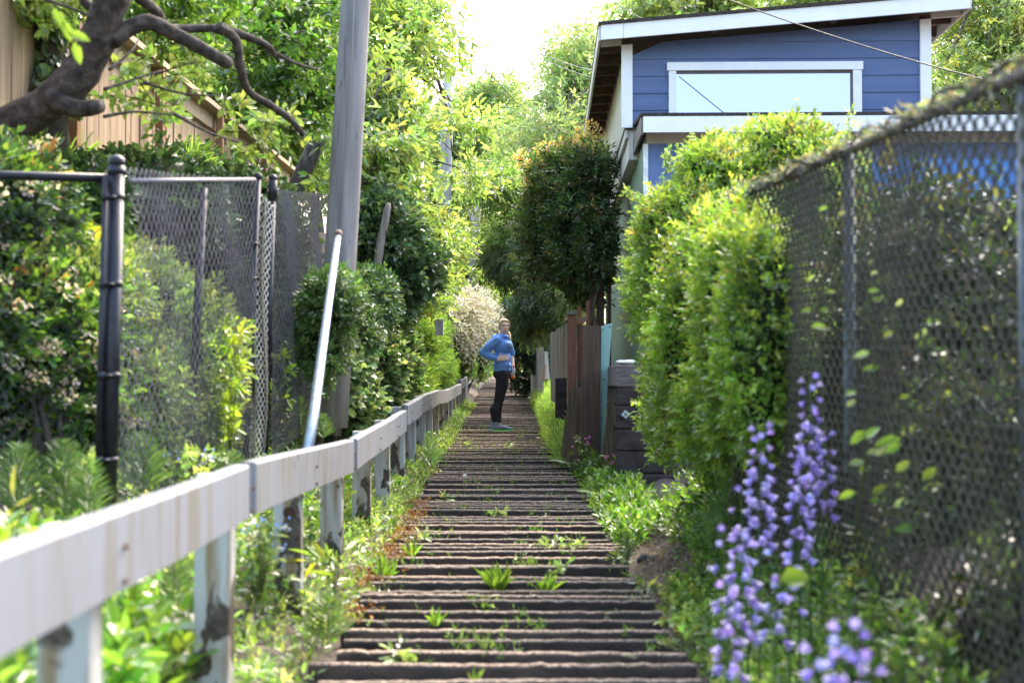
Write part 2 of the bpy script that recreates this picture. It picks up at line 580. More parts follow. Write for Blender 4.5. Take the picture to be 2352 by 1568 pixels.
D = 3.0; steps = []
while D < 60:
    dep = random.choice([.16, .19, .23, .26, .29, .34])
    steps.append((D, dep, float(zs(D)) + random.uniform(-.014, .014)))
    D += dep
first = [s for s in steps if s[0] > 4.3][:99]
rest = [s for s in steps if s[0] <= 4.3] + [s for s in steps if s[0] > 4.3][99:]
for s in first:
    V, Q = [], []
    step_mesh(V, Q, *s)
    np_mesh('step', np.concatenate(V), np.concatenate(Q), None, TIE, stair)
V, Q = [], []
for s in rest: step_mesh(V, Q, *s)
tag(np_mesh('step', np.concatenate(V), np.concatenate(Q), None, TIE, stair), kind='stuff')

# ------------------------------------------------------------------ peeling white railing
def peel_mat(name, paint, lo, hi, zk, grime=(.42, .36, .26), zbot=None):
    """white paint flaking off dark timber, more towards the foot"""
    m, nt, out = newmat(name); L = nt.links.new
    b = N(nt, 'ShaderNodeBsdfPrincipled'); b.inputs['Roughness'].default_value = .6
    tc = N(nt, 'ShaderNodeTexCoord')
    mp = N(nt, 'ShaderNodeMapping'); mp.inputs['Scale'].default_value = (1, .8, .55); L(tc.outputs['Object'], mp.inputs[0])
    n1 = N(nt, 'ShaderNodeTexNoise'); n1.inputs['Scale'].default_value = 7; n1.inputs['Detail'].default_value = 9; n1.inputs['Distortion'].default_value = .6; L(mp.outputs[0], n1.inputs['Vector'])
    sp = N(nt, 'ShaderNodeSeparateXYZ'); L(tc.outputs['Object'], sp.inputs[0])
    ma = N(nt, 'ShaderNodeMath', operation='MULTIPLY_ADD'); ma.inputs[1].default_value = zk; L(sp.outputs[2], ma.inputs[0]); L(n1.outputs[0], ma.inputs[2])
    r = ramp(nt, [(lo, 0.), (hi, 1.)]); L(ma.outputs[0], r.inputs[0])
    n2 = N(nt, 'ShaderNodeTexNoise'); n2.inputs['Scale'].default_value = 5; n2.inputs['Detail'].default_value = 7
    mp2 = N(nt, 'ShaderNodeMapping'); mp2.inputs['Scale'].default_value = (4, 4, .35); L(tc.outputs['Object'], mp2.inputs[0]); L(mp2.outputs[0], n2.inputs['Vector'])
    r2 = ramp(nt, [(.36, grime), (.52, paint)]); L(n2.outputs[0], r2.inputs[0])
    n3 = N(nt, 'ShaderNodeTexNoise'); n3.inputs['Scale'].default_value = 40; L(tc.outputs['Object'], n3.inputs['Vector'])
    r3 = ramp(nt, [(.3, (.028, .021, .017)), (.7, (.10, .08, .062))]); L(n3.outputs[0], r3.inputs[0])
    mx = N(nt, 'ShaderNodeMix', data_type='RGBA'); L(r.outputs[0], mx.inputs[0]); L(r3.outputs[0], mx.inputs[6]); L(r2.outputs[0], mx.inputs[7])
    L(mx.outputs[2], b.inputs['Base Color'])
    bp = N(nt, 'ShaderNodeBump'); bp.inputs['Strength'].default_value = .5; bp.inputs['Distance'].default_value = .006
    L(r.outputs[0], bp.inputs['Height']); L(bp.outputs[0], b.inputs['Normal']); L(b.outputs[0], out.inputs[0])
    return m


RAILP = peel_mat('rail_white_paint', (.20, .215, .25), .275, .325, 0.0, (.155, .148, .125))
POSTP = peel_mat('post_flaking_paint', (.44, .46, .46), .535, .56, .26, (.27, .20, .12))
rail = empty('stair_railing', G(-.98, 4.0), 'low white timber railing with peeling posts along left side of the stairs', 'railing')
RX = lambda d: -.905 - .0036 * (d - 3)
prof0 = [(1.2, -.318), (5.10, -.296)]
prof1 = [(5.102, -.296), (8.55, -.358)]
prof1b = [(8.553, -.358), (12.80, -.280)]
prof2 = [(12.9, -.235), (14.5, -.20), (16.5, -.165), (19.1, -.146), (21.5, -.165), (24.5, -.14), (28, -.09)]
prof3 = [(28.1, -.02), (32, .05), (36.5, .12)]


def railboard(prof, h, th, cut=None):
    ds = np.arange(prof[0][0], prof[-1][0] + .01, .25)
    zz = np.interp(ds, [p[0] for p in prof], [p[1] for p in prof])
    mb = MB(); vs = []
    for d, z in zip(ds, zz):
        x = float(RX(d)) + .006 * math.sin(d * 1.9)
        for dx, dz in ((0, -h), (0, -.008), (-.008, 0), (-th + .008, 0), (-th, -.008), (-th, -h)):
            vs.append((x + dx, d, z + dz))
    fs = [(i * 6 + j, i * 6 + 6 + j, i * 6 + 6 + (j + 1) % 6, i * 6 + (j + 1) % 6) for i in range(len(ds) - 1) for j in range(6)]
    fs += [tuple(range(6)), tuple(reversed(range(len(vs) - 6, len(vs))))]
    mb.add(vs, fs)
    return mb


for pr in (prof0, prof1, prof1b, prof2, prof3): railboard(pr, .186, .060).build('rail', RAILP, rail)
NAIL = mat('rusty_nail', (.05, .03, .02), (.12, .06, .03), 60, .8)
allprof = prof0 + prof1 + prof1b + prof2 + prof3
d = 3.34; k = 0
while d < 36.5:
    z = float(np.interp(d, [p[0] for p in allprof], [p[1] for p in allprof])) - .035
    x = float(RX(d)) - .062 - .064
    if 12.7 < d < 13.0: d = 13.0
    zb = float(ground(x, d)) - .25
    mb = MB()
    zmid = float(zs(d)) - .12
    tw = random.uniform(-.02, .02)
    mb.box((x, d, (z + zb) / 2), (.125, .10, z - zb), Matrix.Rotation(tw, 3, 'Z') @ Matrix.Rotation(random.uniform(-.012, .012), 3, 'Y'))
    p = mb.build('post', POSTP, rail, bevel=.006)
    # keep the flaking pattern tied to the height above the local ground
    p.location.z += 0
    if k == 2:                                          # dark round bolt head under the rail
        b = MB(); b.tube([(x + .006, d - .048, z - .26), (x + .006, d - .060, z - .26)], .026, 14)
        b.build('bolt', mat('rusty_bolt', (.03, .018, .012), (.07, .03, .015), 60, .8), p)
    if d < 17:
        for dz_ in (-.05, -.13):
            q_ = Vector((float(RX(d)) + .004, d + random.uniform(-.02, .02), z + dz_)); nb_ = MB(); nb_.tube([q_, q_ + Vector((.007, 0, 0))], .008, 8); nb_.build('nail_head', NAIL, rail)
    d += 1.64 + (.06 if k % 2 else 0); k += 1

# ------------------------------------------------------------------ chain link
def chain_pts(W, Hh, p, r, keep=None, sag=0):
    """wires woven as interlocking zigzags in (s,t) with offset n -> list of tubes as arrays"""
    nw = int(W / p); nk = int(Hh / p)
    V, Q = [], []; base = 0
    kk = np.arange(nk + 1)
    for i in range(nw):
        ph = (kk + i) % 2
        s = i * p + p * ph
        off = (ph * 2 - 1) * r * .9
        t = kk * p
        a = np.stack([s, t, off], 1)
        d = np.gradient(a, axis=0); d = nrm(d)
        n = np.array([0, 0, 1.0]); u = nrm(np.cross(d, n)); v = np.cross(d, u)
        ring = np.stack([a + r * (math.cos(q) * u + math.sin(q) * v) for q in (0.5, 2.6, 4.7)], 1)
        V.append(ring.reshape(-1, 3))
        j = np.arange(nk)[:, None] * 3; c = np.arange(3)[None]
        q = np.stack([(j + c), (j + (c + 1) % 3), (j + 3 + (c + 1) % 3), (j + 3 + c)], -1).reshape(-1, 4) + base
        if keep is not None:
            ok = np.repeat(keep(s[:-1], t[:-1]), 3); q = q[ok]
        Q.append(q)
        base += (nk + 1) * 3
    return np.concatenate(V), np.concatenate(Q)


def chain_mesh(A, B, zb, zt0, zt1, p, r, m, parent, keep=None, wave=.01, name='mesh'):
    """A,B: ground points (x,y) of the run; top slopes from zt0 to zt1"""
    A = np.array(A); B = np.array(B); W = np.linalg.norm(B - A); h = zt0 - zb
    V, Q = chain_pts(W, h, p, r, keep)
    u = (B - A) / W; n = np.array([-u[1], u[0]])
    s, t, o = V.T
    o = o + wave * np.sin(s * 5.1 + t * 2.2) + wave * .6 * np.sin(t * 7 + s * 1.7)
    xy = A[None] + s[:, None] * u + o[:, None] * n
    z = zb + t + (zt1 - zt0) * (s / W) * np.ones_like(t)
    return np_mesh(name, np.column_stack([xy, z]), Q, None, m, parent)


BLACKVINYL = mat('black_vinyl_coating', (.005, .006, .011), (.010, .012, .022), 25, .36, .1, 200, spec=.4)
GREYVINYL = mat('grey_weathered_wire', (.11, .105, .13), (.22, .21, .24), 30, .5, spec=.6)
PALEWIRE = mat('pale_wire', (.68, .64, .60), (.82, .78, .72), 30, .5, spec=.6)
GREENWIRE = mat('green_vinyl_wire', (.030, .032, .020), (.070, .064, .038), 14, .5, col3=(.095, .078, .05), spec=.5)
GALV = mat('galvanised_steel', (.34, .39, .47), (.47, .53, .62), 30, .45, .1, 120, metal=.75, stretch=(1, 1, .2))

# left panel, square to the stairs
Z0 = 1.03
f1 = empty('chain_link_fence', G(-1.81, 6.5), 'black chain link panel with top rail in front of the flowering shrub at far left', 'fence')
chain_mesh((-3.4, 6.52), (-1.93, 6.52), -.78, .93, .93, .036, .0028, BLACKVINYL, f1)
mb = MB(); mb.tube([P(-340, 392, 6.5), P(246, 410, 6.5)], .021, 12); mb.build('top_rail', BLACKVINYL, f1, True)
mb = MB(); mb.tube([P(243, 402, 6.46), P(222, 1180, 6.46)], .0145, 10); mb.build('frame_tube', BLACKVINYL, f1, True)
mb = MB()
mb.tube([P(268, 380, 6.5), P(247, 1262, 6.5)], .036, 20); mb.ball(P(268.3, 372, 6.5), (.040, .040, .034)); mb.tube([P(268, 384, 6.5), P(267.5, 402, 6.5)], .040, 20)
tp = mb.build('post', BLACKVINYL, f1, True)
for y in (452, 652, 862, 1056):
    xx = 268 - (y - 380) * .0238
    mb = MB(); mb.tube([P(xx - 26, y, 6.45), P(xx - 12, y, 6.44), P(xx, y + 1, 6.455)], .009, 8)
    mb.tube([P(xx, y - 7, 6.5), P(xx - .2, y + 7, 6.5)], .0395, 20)
    mb.tube([P(xx - 24, y - 8, 6.452), P(xx - 24, y + 9, 6.452)], .0185, 10)
    mb.build('hinge_band', BLACKVINYL, f1, True)

# long run along the stairs, two layers of weave
f2 = empty('chain_link_fence', G(-1.72, 8), 'dark mesh fence run between the tall black post and the pale folded strip', 'fence')
A, B = (-1.80, 6.55), (-1.615, 8.98)
cut = lambda s, t: ~((s < .16) & (t > 1.15) & (np.sin(t * 9 + s * 20) > -.2))
chain_mesh(A, B, -.78, 1.0, 1.27, .040, .0030, GREYVINYL, f2, cut, .012)
mb = MB(); mb.tube([P(300, 415, 6.6), P(585, 412, 8.95)], .012, 8); mb.build('top_wire', GREYVINYL, f2, True)
mb = MB(); mb.tube([P(468, 432, 8.3), P(434, 1075, 8.3)], .024, 12); mb.build('post', BLACKVINYL, f2, True)
mb = MB(); mb.tube([P(592, 408, 9.0), P(563, 1060, 9.0)], .023, 12); mb.ball(P(592.3, 406, 9.0), .029)
pp = mb.build('post', BLACKVINYL, f2, True)
for y in (560, 640, 730, 985):
    mb = MB(); q = P(592 - (y - 408) * .0445, y, 8.985); mb.tube([q + Vector((-.012, 0, -.012)), q + Vector((-.012, 0, .012))], .031, 12); mb.build('clamp', BLACKVINYL, pp, True)

f3 = empty('chain_link_fence', G(-1.58, 10.5), 'far dark chain link run ending at the wooden utility pole', 'fence')
chain_mesh((-1.545, 9.2), (-1.50, 12.6), -.52, 1.26, 1.66, .046, .0032, GREYVINYL, f3, None, .012)
mb = MB(); mb.tube([P(627, 412, 9.2), P(607, 1040, 9.2)], .024, 12); mb.ball(P(627.3, 410, 9.2), (.031, .031, .028)); mb.tube([P(627, 412, 9.2), P(625.5, 462, 9.2)], .029, 12)
mb.build('post', BLACKVINYL, f3, True)
mb = MB(); mb.tube([P(722, 440, 11.6), P(690, 930, 11.6)], .02, 10); mb.build('post', BLACKVINYL, f3, True)
f4 = empty('mesh_strip', P(590, 1050, 9.05), 'narrow pale strip of loose chain link folded between the two fence posts', 'mesh strip')
a0, a1, b0, b1 = P(598, 440, 9.05), P(631, 470, 9.12), P(566, 1052, 9.05), P(606, 1052, 9.12)
V, Q = chain_pts(.40, 1.72, .030, .0062)
s, t, o = V.T; s = s / .40; t = t / 1.72
top = np.array(a0)[None] * (1 - s)[:, None] + np.array(a1)[None] * s[:, None]
bot = np.array(b0)[None] * (1 - s)[:, None] + np.array(b1)[None] * s[:, None]
V = bot * (1 - t)[:, None] + top * t[:, None]
V[:, 1] += o + .05 * np.sin(s * 9 + t * 6)
V[:, 0] += .018 * np.sin(t * 6.5)
np_mesh('woven_wire', V, Q, None, PALEWIRE, f4)

# right fence, seen at a grazing angle
f5 = empty('chain_link_fence', G(1.35, 5), 'green coated chain link fence in shade along the right edge, vines on its top', 'fence')
A5, B5 = np.array((1.52, 2.4)), np.array((1.13, 7.4))
chain_mesh(A5, B5, -.95, .84, .96, .036, .0066, GREENWIRE, f5, None, .012)
ux = (B5 - A5) / np.linalg.norm(B5 - A5)
ft = lambda D: (A5[0] + (D - A5[1]) / (B5[1] - A5[1]) * (B5[0] - A5[0]))
mb = MB(); mb.tube([Vector((ft(D), D, .80 + .12 * (D - 2.4) / 5)) for D in np.arange(2.4, 7.41, .5)], .017, 10); mb.build('top_rail', mat('mossy_rail', (.045, .04, .035), (.16, .14, .125), 22, .8, .6, 60), f5, True)
for D, r in ((5.5, .024), (3.93, .027)):
    mb = MB(); x = ft(D) + .028
    mb.tube([(x, D, float(ground(x, D)) - .1), (x, D, .815 + .12 * (D - 2.4) / 5)], r, 14); mb.ball((x, D, .82 + .12 * (D - 2.4) / 5), r * 1.15)
    mb.build('post', mat('green_post', (.045, .06, .07), (.10, .115, .125), 20, .5), f5, True)

# ------------------------------------------------------------------ poles and cables
def pole_mat(name, c1, c2, c3):
    m, nt, out = newmat(name); L = nt.links.new
    b = N(nt, 'ShaderNodeBsdfPrincipled'); b.inputs['Roughness'].default_value = .85
    tc = N(nt, 'ShaderNodeTexCoord'); mp = N(nt, 'ShaderNodeMapping'); mp.inputs['Scale'].default_value = (5, 5, .45); L(tc.outputs['Object'], mp.inputs[0])
    n1 = N(nt, 'ShaderNodeTexNoise'); n1.inputs['Scale'].default_value = 3; n1.inputs['Detail'].default_value = 10; L(mp.outputs[0], n1.inputs['Vector'])
    r1 = ramp(nt, [(.32, c1), (.52, c2), (.72, c3)]); L(n1.outputs[0], r1.inputs[0])
    mp2 = N(nt, 'ShaderNodeMapping'); mp2.inputs['Scale'].default_value = (14, 14, 2.6); L(tc.outputs['Object'], mp2.inputs[0])
    vo = N(nt, 'ShaderNodeTexVoronoi'); vo.inputs['Scale'].default_value = 1.6; L(mp2.outputs[0], vo.inputs['Vector'])
    r2 = ramp(nt, [(.06, .25), (.13, 1.)]); L(vo.outputs[0], r2.inputs[0])
    mp3 = N(nt, 'ShaderNodeMapping'); mp3.inputs['Scale'].default_value = (22, 22, .5); L(tc.outputs['Object'], mp3.inputs[0])
    n3 = N(nt, 'ShaderNodeTexNoise'); n3.inputs['Scale'].default_value = 1.5; n3.inputs['Detail'].default_value = 3; L(mp3.outputs[0], n3.inputs['Vector'])
    r3 = ramp(nt, [(.30, .35), (.36, 1.)]); L(n3.outputs[0], r3.inputs[0])
    mq = N(nt, 'ShaderNodeMix', data_type='RGBA', blend_type='MULTIPLY'); mq.inputs[0].default_value = 1; L(r2.outputs[0], mq.inputs[6]); L(r3.outputs[0], mq.inputs[7]); r2 = mq
    mx = N(nt, 'ShaderNodeMix', data_type='RGBA', blend_type='MULTIPLY'); mx.inputs[0].default_value = 1
    L(r1.outputs[0], mx.inputs[6]); L(r2.outputs[2], mx.inputs[7]); L(mx.outputs[2], b.inputs['Base Color'])
    bp = N(nt, 'ShaderNodeBump'); bp.inputs['Strength'].default_value = .22; bp.inputs['Distance'].default_value = .006
    L(n1.outputs[0], bp.inputs['Height']); L(bp.outputs[0], b.inputs['Normal']); L(b.outputs[0], out.inputs[0])
    return m


POLE = pole_mat('utility_pole_wood', (.17, .16, .165), (.235, .22, .225), (.30, .285, .29))
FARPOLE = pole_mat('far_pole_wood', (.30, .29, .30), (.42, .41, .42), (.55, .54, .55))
u1 = empty('utility_pole', P(765, 960, 10.3), 'thick grey wooden utility pole leaning slightly right beside the black fence', 'utility pole')
mb = MB(); mb.tube([P(760, 980, 10.3), P(781, 610, 10.3), P(817, 0, 10.3), P(836, -330, 10.3)], [.122, .117, .107, .102], 32); mb.build('shaft', POLE, u1, True)
mb = MB(); mb.tube([P(780, 520, 10.17), P(806, 200, 10.18), P(826, -330, 10.19)], .003, 6); mb.build('ground_wire', mat('wire_grey', (.3, .29, .28)), u1, True)
gg = empty('guy_guard', P(703, 1050, 8.1), 'bright galvanised pipe leaning from the railing up against the utility pole', 'pipe')
mb = MB(); mb.tube([P(700, 1075, 8.0), P(722, 940, 8.35), P(752, 715, 9.1), P(777, 541, 9.95)], [.034, .032, .0275, .0225], 16); mb.build('pipe', GALV, gg, True)
mb = MB(); mb.tube([P(776.5, 544, 9.93), P(777.5, 534, 9.98)], .027, 14); mb.build('cap', mat('rust', (.09, .055, .04), (.17, .11, .08), 30, .8), gg, True)
gw = mat('cable', (.018, .018, .02), None, rough=.5)

u2 = empty('utility_pole', P(1022, 700, 26), 'middle utility pole with tangled cables half hidden in the yellow green trees', 'utility pole')
mb = MB(); mb.tube([P(1014, 720, 26), P(1024, 350, 26), P(1032, 165, 26)], [.13, .115, .10], 18); mb.build('shaft', FARPOLE, u2, True)
for off in (0, 1, 2, 3):
    mb = MB(); mb.tube([P(1020 + off * 7, 215 + off * 9, 25.8), P(1046 - off * 4, 260 + off * 12, 25.7), P(1030 + off * 3, 300 + off * 20, 25.8)], .012, 6); mb.build('cable', gw if off % 2 else mat('pale_cable', (.6, .58, .55)), u2, True)
mb = MB(); mb.box(P(1031, 290, 25.8), (.16, .12, .12)); mb.build('junction_box', gw, u2)
mb = MB(); mb.tube([P(1030, 255, 25.8), P(1062, 287, 25.6)], .02, 6); mb.build('bracket', FARPOLE, u2, True)
u3 = empty('utility_pole', P(1086, 800, 36), 'farthest pale utility pole with a short crossarm against the white sky', 'utility pole')
mb = MB(); mb.tube([P(1082, 830, 36), P(1088, 600, 36), P(1097, 425, 36)], [.13, .12, .10], 16); mb.build('shaft', FARPOLE, u3, True)
mb = MB(); mb.tube([P(1052, 556, 35.8), P(1128, 562, 35.8)], .045, 6); mb.build('crossarm', FARPOLE, u3)
mb = MB(); mb.tube([P(1068, 400, 35.7), P(1075, 480, 35.7), P(1092, 540, 35.7), P(1108, 566, 35.7)], .03, 8); mb.build('conduit', FARPOLE, u3, True)


def cable(label, pts, r=.008, n=14):
    a, m_, b = [Vector(p) for p in pts]
    q = []
    for i in range(n + 1):
        t = i / n
        q.append(a * (2 * (t - .5) * (t - 1)) + m_ * (4 * t * (1 - t)) + b * (2 * t * (t - .5)))
    mb = MB(); mb.tube(q, r, 6)
    o = mb.build('overhead_cable', gw, None, True)
    tag(o, label, 'cable')


cable('black cable sagging across the front of the blue house', (P(1640, -12, 13.6), P(1985, 106, 12.6), P(2330, 200, 11.6)), .006)
cable('upper of two thin cables crossing the sky gap left of the house', (P(1225, 118, 25), P(1320, 152, 22), P(1400, 168, 19)), .007)
cable('lower of two thin cables crossing the sky gap left of the house', (P(1225, 126, 25), P(1320, 166, 22), P(1400, 186, 19)), .007)
cable('short cable slanting through the gap between trees right of middle utility pole', (P(1040, 90, 26), P(1120, 165, 27), P(1190, 240, 28)), .008)
cable('thin cable slanting down to the top left corner of the house roof', (P(1340, -60, 20), P(1450, 30, 18), P(1560, 62, 16.2)), .006)
# ------------------------------------------------------------------ blue house
HA = math.radians(1.5)
HO = P(1436, 870, 15.5)


def H(u, v, z):
    return Vector((HO.x + u * math.cos(HA) + v * math.sin(HA), HO.y - u * math.sin(HA) + v * math.cos(HA), z))


def zz(y, D): return P(0, y, D).z


BLUE = mat('blue_siding_paint', (.095, .142, .285), (.113, .165, .32), 3, .6, .15, 90, stretch=(.3, 1, 4))
BLUE2 = mat('blue_panel_paint', (.10, .17, .37), (.12, .19, .40), 4, .55, .12, 60)
WHITE = mat('white_trim_paint', (.84, .86, .90), (.90, .91, .93), 6, .5, .1, 60)
CREAM = mat('cream_trim_paint', (.50, .49, .44), (.62, .60, .55), 5, .6, .1, 60)
SAGE = mat('sage_green_siding', (.16, .235, .165), (.23, .31, .225), 9, .7, .4, 30, stretch=(6, 6, .25))
SHINGLE = mat('dark_shingle', (.030, .024, .024), (.075, .06, .056), 30, .9, .9, 50)
SOFFIT = mat('brown_soffit', (.075, .045, .035), (.12, .075, .055), 12, .8, .2, 50)
RAFTER = mat('rafter_paint', (.13, .115, .105), (.2, .18, .165), 8, .7)
house = empty('house', H(1.5, .5, -.9), 'blue clapboard house with white trimmed shed roof and a wide sky reflecting window', 'house')
U1 = (2131 - 1436) / F * 15.5 + .01
slope = (zz(0, 15.2) - zz(66, 15.2)) / ((2215 - 1380) / F * 15.2)
zr0 = zz(92, 15.15)                                    # underside of roof edge at u = -.27
roofz = lambda u: zr0 + slope * (u + .27)
# clapboards, each lapping the one under it
mb = MB(); z0 = zz(264, 15.5) - .05
EXP = .187
kz = 0
while True:
    zb = z0 + kz * EXP - .09; zt = zb + EXP
    if zb > roofz(U1): break
    ub = max(0, (zb - roofz(0)) / slope); ut = max(0, (zt - roofz(0)) / slope)
    if ub < U1 - .05:
        ut = min(ut, U1)
        pf = lambda u, v, z: H(u, v, min(z, roofz(u) + .005))
        q = [pf(ub, -.016, zb), pf(U1, -.016, zb), pf(U1, -.003, zt), pf(ut, -.003, zt)]
        back = [pf(ub, .02, zb), pf(U1, .02, zb), pf(U1, .02, zt), pf(ut, .02, zt)]
        mb.add(q + back, [(0, 1, 2, 3), (1, 0, 4, 5), (3, 2, 6, 7), (0, 3, 7, 4), (2, 1, 5, 6)])
    kz += 1
mb.build('clapboard_wall', BLUE, house)
for a, b in ((0.01, .04), (U1 - .04, U1 - .01)):
    mb = MB(); mb.hexa([H(a, .021, z0 - .2), H(b, .021, z0 - .2), H(b, 6, z0 - .2), H(a, 6, z0 - .2), H(a, .021, roofz(a)), H(b, .021, roofz(b)), H(b, 6, roofz(b)), H(a, 6, roofz(a))])
    mb.build('upper_side_wall', CREAM, house)
for a, b in ((-.035, .085), (U1 - .10, U1 + .02)):
    mb = MB(); mb.hexa([H(a, -.045, z0 - .1), H(b, -.045, z0 - .1), H(b, .0, z0 - .1), H(a, .0, z0 - .1), H(a, -.045, roofz(a) - .002), H(b, -.045, roofz(b) - .002), H(b, 0, roofz(b) - .002), H(a, 0, roofz(a) - .002)])
    mb.build('corner_trim', WHITE, house, bevel=.004)
mb = MB(); mb.hexa([H(.045, .03, 2.40), H(U1 - .045, .03, 2.40), H(U1 - .045, 5.9, 2.40), H(.045, 5.9, 2.40), H(.045, .03, z0 - .02), H(U1 - .045, .03, z0 - .02), H(U1 - .045, 5.9, z0 - .02), H(.045, 5.9, z0 - .02)])
mb.build('floor_deck', CREAM, house)
# upper roof
ua, ub, va, vb = -.27, (2218 - 1436) / F * 15.2 + .02, -.33, 6.2
hx = lambda a, b, c, d, z0_, z1_: [H(a, c, roofz(a) + z0_), H(b, c, roofz(b) + z0_), H(b, d, roofz(b) + z0_), H(a, d, roofz(a) + z0_), H(a, c, roofz(a) + z1_), H(b, c, roofz(b) + z1_), H(b, d, roofz(b) + z1_), H(a, d, roofz(a) + z1_)]
mb = MB(); mb.hexa(hx(ua - .03, ub + .03, va - .05, vb, .162, .195)); rf = mb.build('roof', SHINGLE, house)
mb = MB(); mb.hexa(hx(ua + .01, ub - .01, va + .01, vb, .12, .16)); mb.build('soffit', SOFFIT, rf)
mb = MB(); mb.hexa(hx(ua, ub, va - .03, va, 0, .16)); mb.build('front_fascia', WHITE, rf, bevel=.003)
mb = MB(); mb.hexa(hx(ua + .24, ua + .243, va - .033, va - .0305, 0.0, .16)); mb.build('board_joint', RAFTER, rf)
mb = MB(); mb.hexa(hx(ua - .025, ua, va, vb, .0, .16)); mb.build('side_fascia', CREAM, rf); mb = MB(); mb.hexa(hx(ub, ub + .025, va, vb, .0, .16)); mb.build('side_fascia', CREAM, rf)
for j in range(10):
    v = .35 + j * .6
    for a, b in ((ua + .005, 0.0), (U1 + .005, ub - .005)):
        mb = MB(); mb.hexa(hx(a, b, v, v + .05, .02, .118)); mb.build('rafter', SOFFIT, rf)
for u in (.95, 2.25):
    mb = MB(); mb.hexa(hx(u, u + .05, va + .01, -.018, .04, .118)); mb.build('lookout', RAFTER, rf)
mb = MB(); mb.hexa(hx(ua + .01, -.035, -.045, -.005, 0.0, .118)); mb.build('eave_return', CREAM, rf); mb = MB(); mb.hexa(hx(U1 + .02, ub - .01, -.045, -.005, 0.0, .118)); mb.build('eave_return', CREAM, rf)
# window
wu = lambda x: (x - 1436) / F * 15.5
glass, nt_, out_ = newmat('sky_reflecting_glass')
b_ = N(nt_, 'ShaderNodeBsdfPrincipled'); b_.inputs['Base Color'].default_value = (.365, .39, .56, 1); b_.inputs['Metallic'].default_value = 1; b_.inputs['Roughness'].default_value = .015
nt_.links.new(b_.outputs[0], out_.inputs[0])
zt_, zb_ = zz(165, 15.48), z0 - .02
wf = MB()
wf.hexa([H(wu(1533), -.07, zt_), H(wu(1981), -.07, zt_), H(wu(1981), -.018, zt_), H(wu(1533), -.018, zt_), H(wu(1533), -.07, zz(146, 15.48)), H(wu(1981), -.07, zz(146, 15.48)), H(wu(1981), -.018, zz(146, 15.48)), H(wu(1533), -.018, zz(146, 15.48))])
for a, b in ((1537, 1554), (1958, 1978)):
    wf.hexa([H(wu(a), -.06, zb_), H(wu(b), -.06, zb_), H(wu(b), -.018, zb_), H(wu(a), -.018, zb_), H(wu(a), -.06, zt_), H(wu(b), -.06, zt_), H(wu(b), -.018, zt_), H(wu(a), -.018, zt_)])
win = wf.build('window', WHITE, house, bevel=.003)
mb = MB(); BRN = mat('brown_sash', (.10, .075, .065), (.15, .12, .105), 10, .5)
mb.hexa([H(wu(1554), -.04, zt_ - .030), H(wu(1958), -.04, zt_ - .030), H(wu(1958), -.016, zt_ - .030), H(wu(1554), -.016, zt_ - .030), H(wu(1554), -.04, zt_), H(wu(1958), -.04, zt_), H(wu(1958), -.016, zt_), H(wu(1554), -.016, zt_)])
mb.hexa([H(wu(1953), -.04, zb_), H(wu(1958), -.04, zb_), H(wu(1958), -.016, zb_), H(wu(1953), -.016, zb_), H(wu(1953), -.04, zt_ - .03), H(wu(1958), -.04, zt_ - .03), H(wu(1958), -.016, zt_ - .03), H(wu(1953), -.016, zt_ - .03)])
mb.build('sash', BRN, win)
mb = MB(); mb.hexa([H(wu(1552), -.026, zb_), H(wu(1955), -.026, zb_), H(wu(1955), -.0185, zb_), H(wu(1552), -.0185, zb_), H(wu(1552), -.026, zt_ - .02), H(wu(1955), -.026, zt_ - .02), H(wu(1955), -.0185, zt_ - .02), H(wu(1552), -.0185, zt_ - .02)])
mb.build('pane', glass, win)
# lower storey
v1 = -.95; uL = .15; zf1, zf0 = zz(268, 14.25), zz(306, 14.25)
eL = (1463 - 1436) / F * 14.3 - .0
mb = MB(); mb.hexa([H(eL - .03, v1 - .34, zf1 - .005), H(9, v1 - .34, zf1 - .005), H(9, -.02, z0 - .09), H(eL - .03, -.02, z0 - .09), H(eL - .03, v1 - .34, zf1 + .03), H(9, v1 - .34, zf1 + .03), H(9, -.02, z0 - .055), H(eL - .03, -.02, z0 - .055)])
mb.hexa([H(eL - .03, -.02, z0 - .11), H(.005, -.02, z0 - .11), H(.005, 6, z0 - .11), H(eL - .03, 6, z0 - .11), H(eL - .03, -.02, z0 - .06), H(.005, -.02, z0 - .06), H(.005, 6, z0 - .06), H(eL - .03, 6, z0 - .06)])
lr = mb.build('porch_roof', SHINGLE, house)
mb = MB(); mb.hexa([H(eL, v1 - .34, zf0), H(9, v1 - .34, zf0), H(9, v1 - .305, zf0), H(eL, v1 - .305, zf0), H(eL, v1 - .34, zf1 - .006), H(9, v1 - .34, zf1 - .006), H(9, v1 - .305, zf1 - .006), H(eL, v1 - .305, zf1 - .006)])
mb.build('front_fascia', WHITE, lr, bevel=.003)
mb = MB(); mb.hexa([H(eL - .025, v1 - .32, zf0 - .02), H(eL, v1 - .32, zf0 - .02), H(eL, 5.9, zf0 - .02), H(eL - .025, 5.9, zf0 - .02), H(eL - .025, v1 - .32, zf1 - .01), H(eL, v1 - .32, zf1 - .01), H(eL, 5.9, zf1 - .01), H(eL - .025, 5.9, zf1 - .01)])
mb.build('side_fascia', RAFTER, lr)
mb = MB(); mb.hexa([H(eL + .003, v1 - .30, zf0 + .05), H(9, v1 - .30, zf0 + .05), H(9, v1 + .02, zf0 + .05), H(eL + .003, v1 + .02, zf0 + .05), H(eL + .003, v1 - .30, zf1 - .03), H(9, v1 - .30, zf1 - .03), H(9, v1 + .02, zf1 - .03), H(eL + .003, v1 + .02, zf1 - .03)])
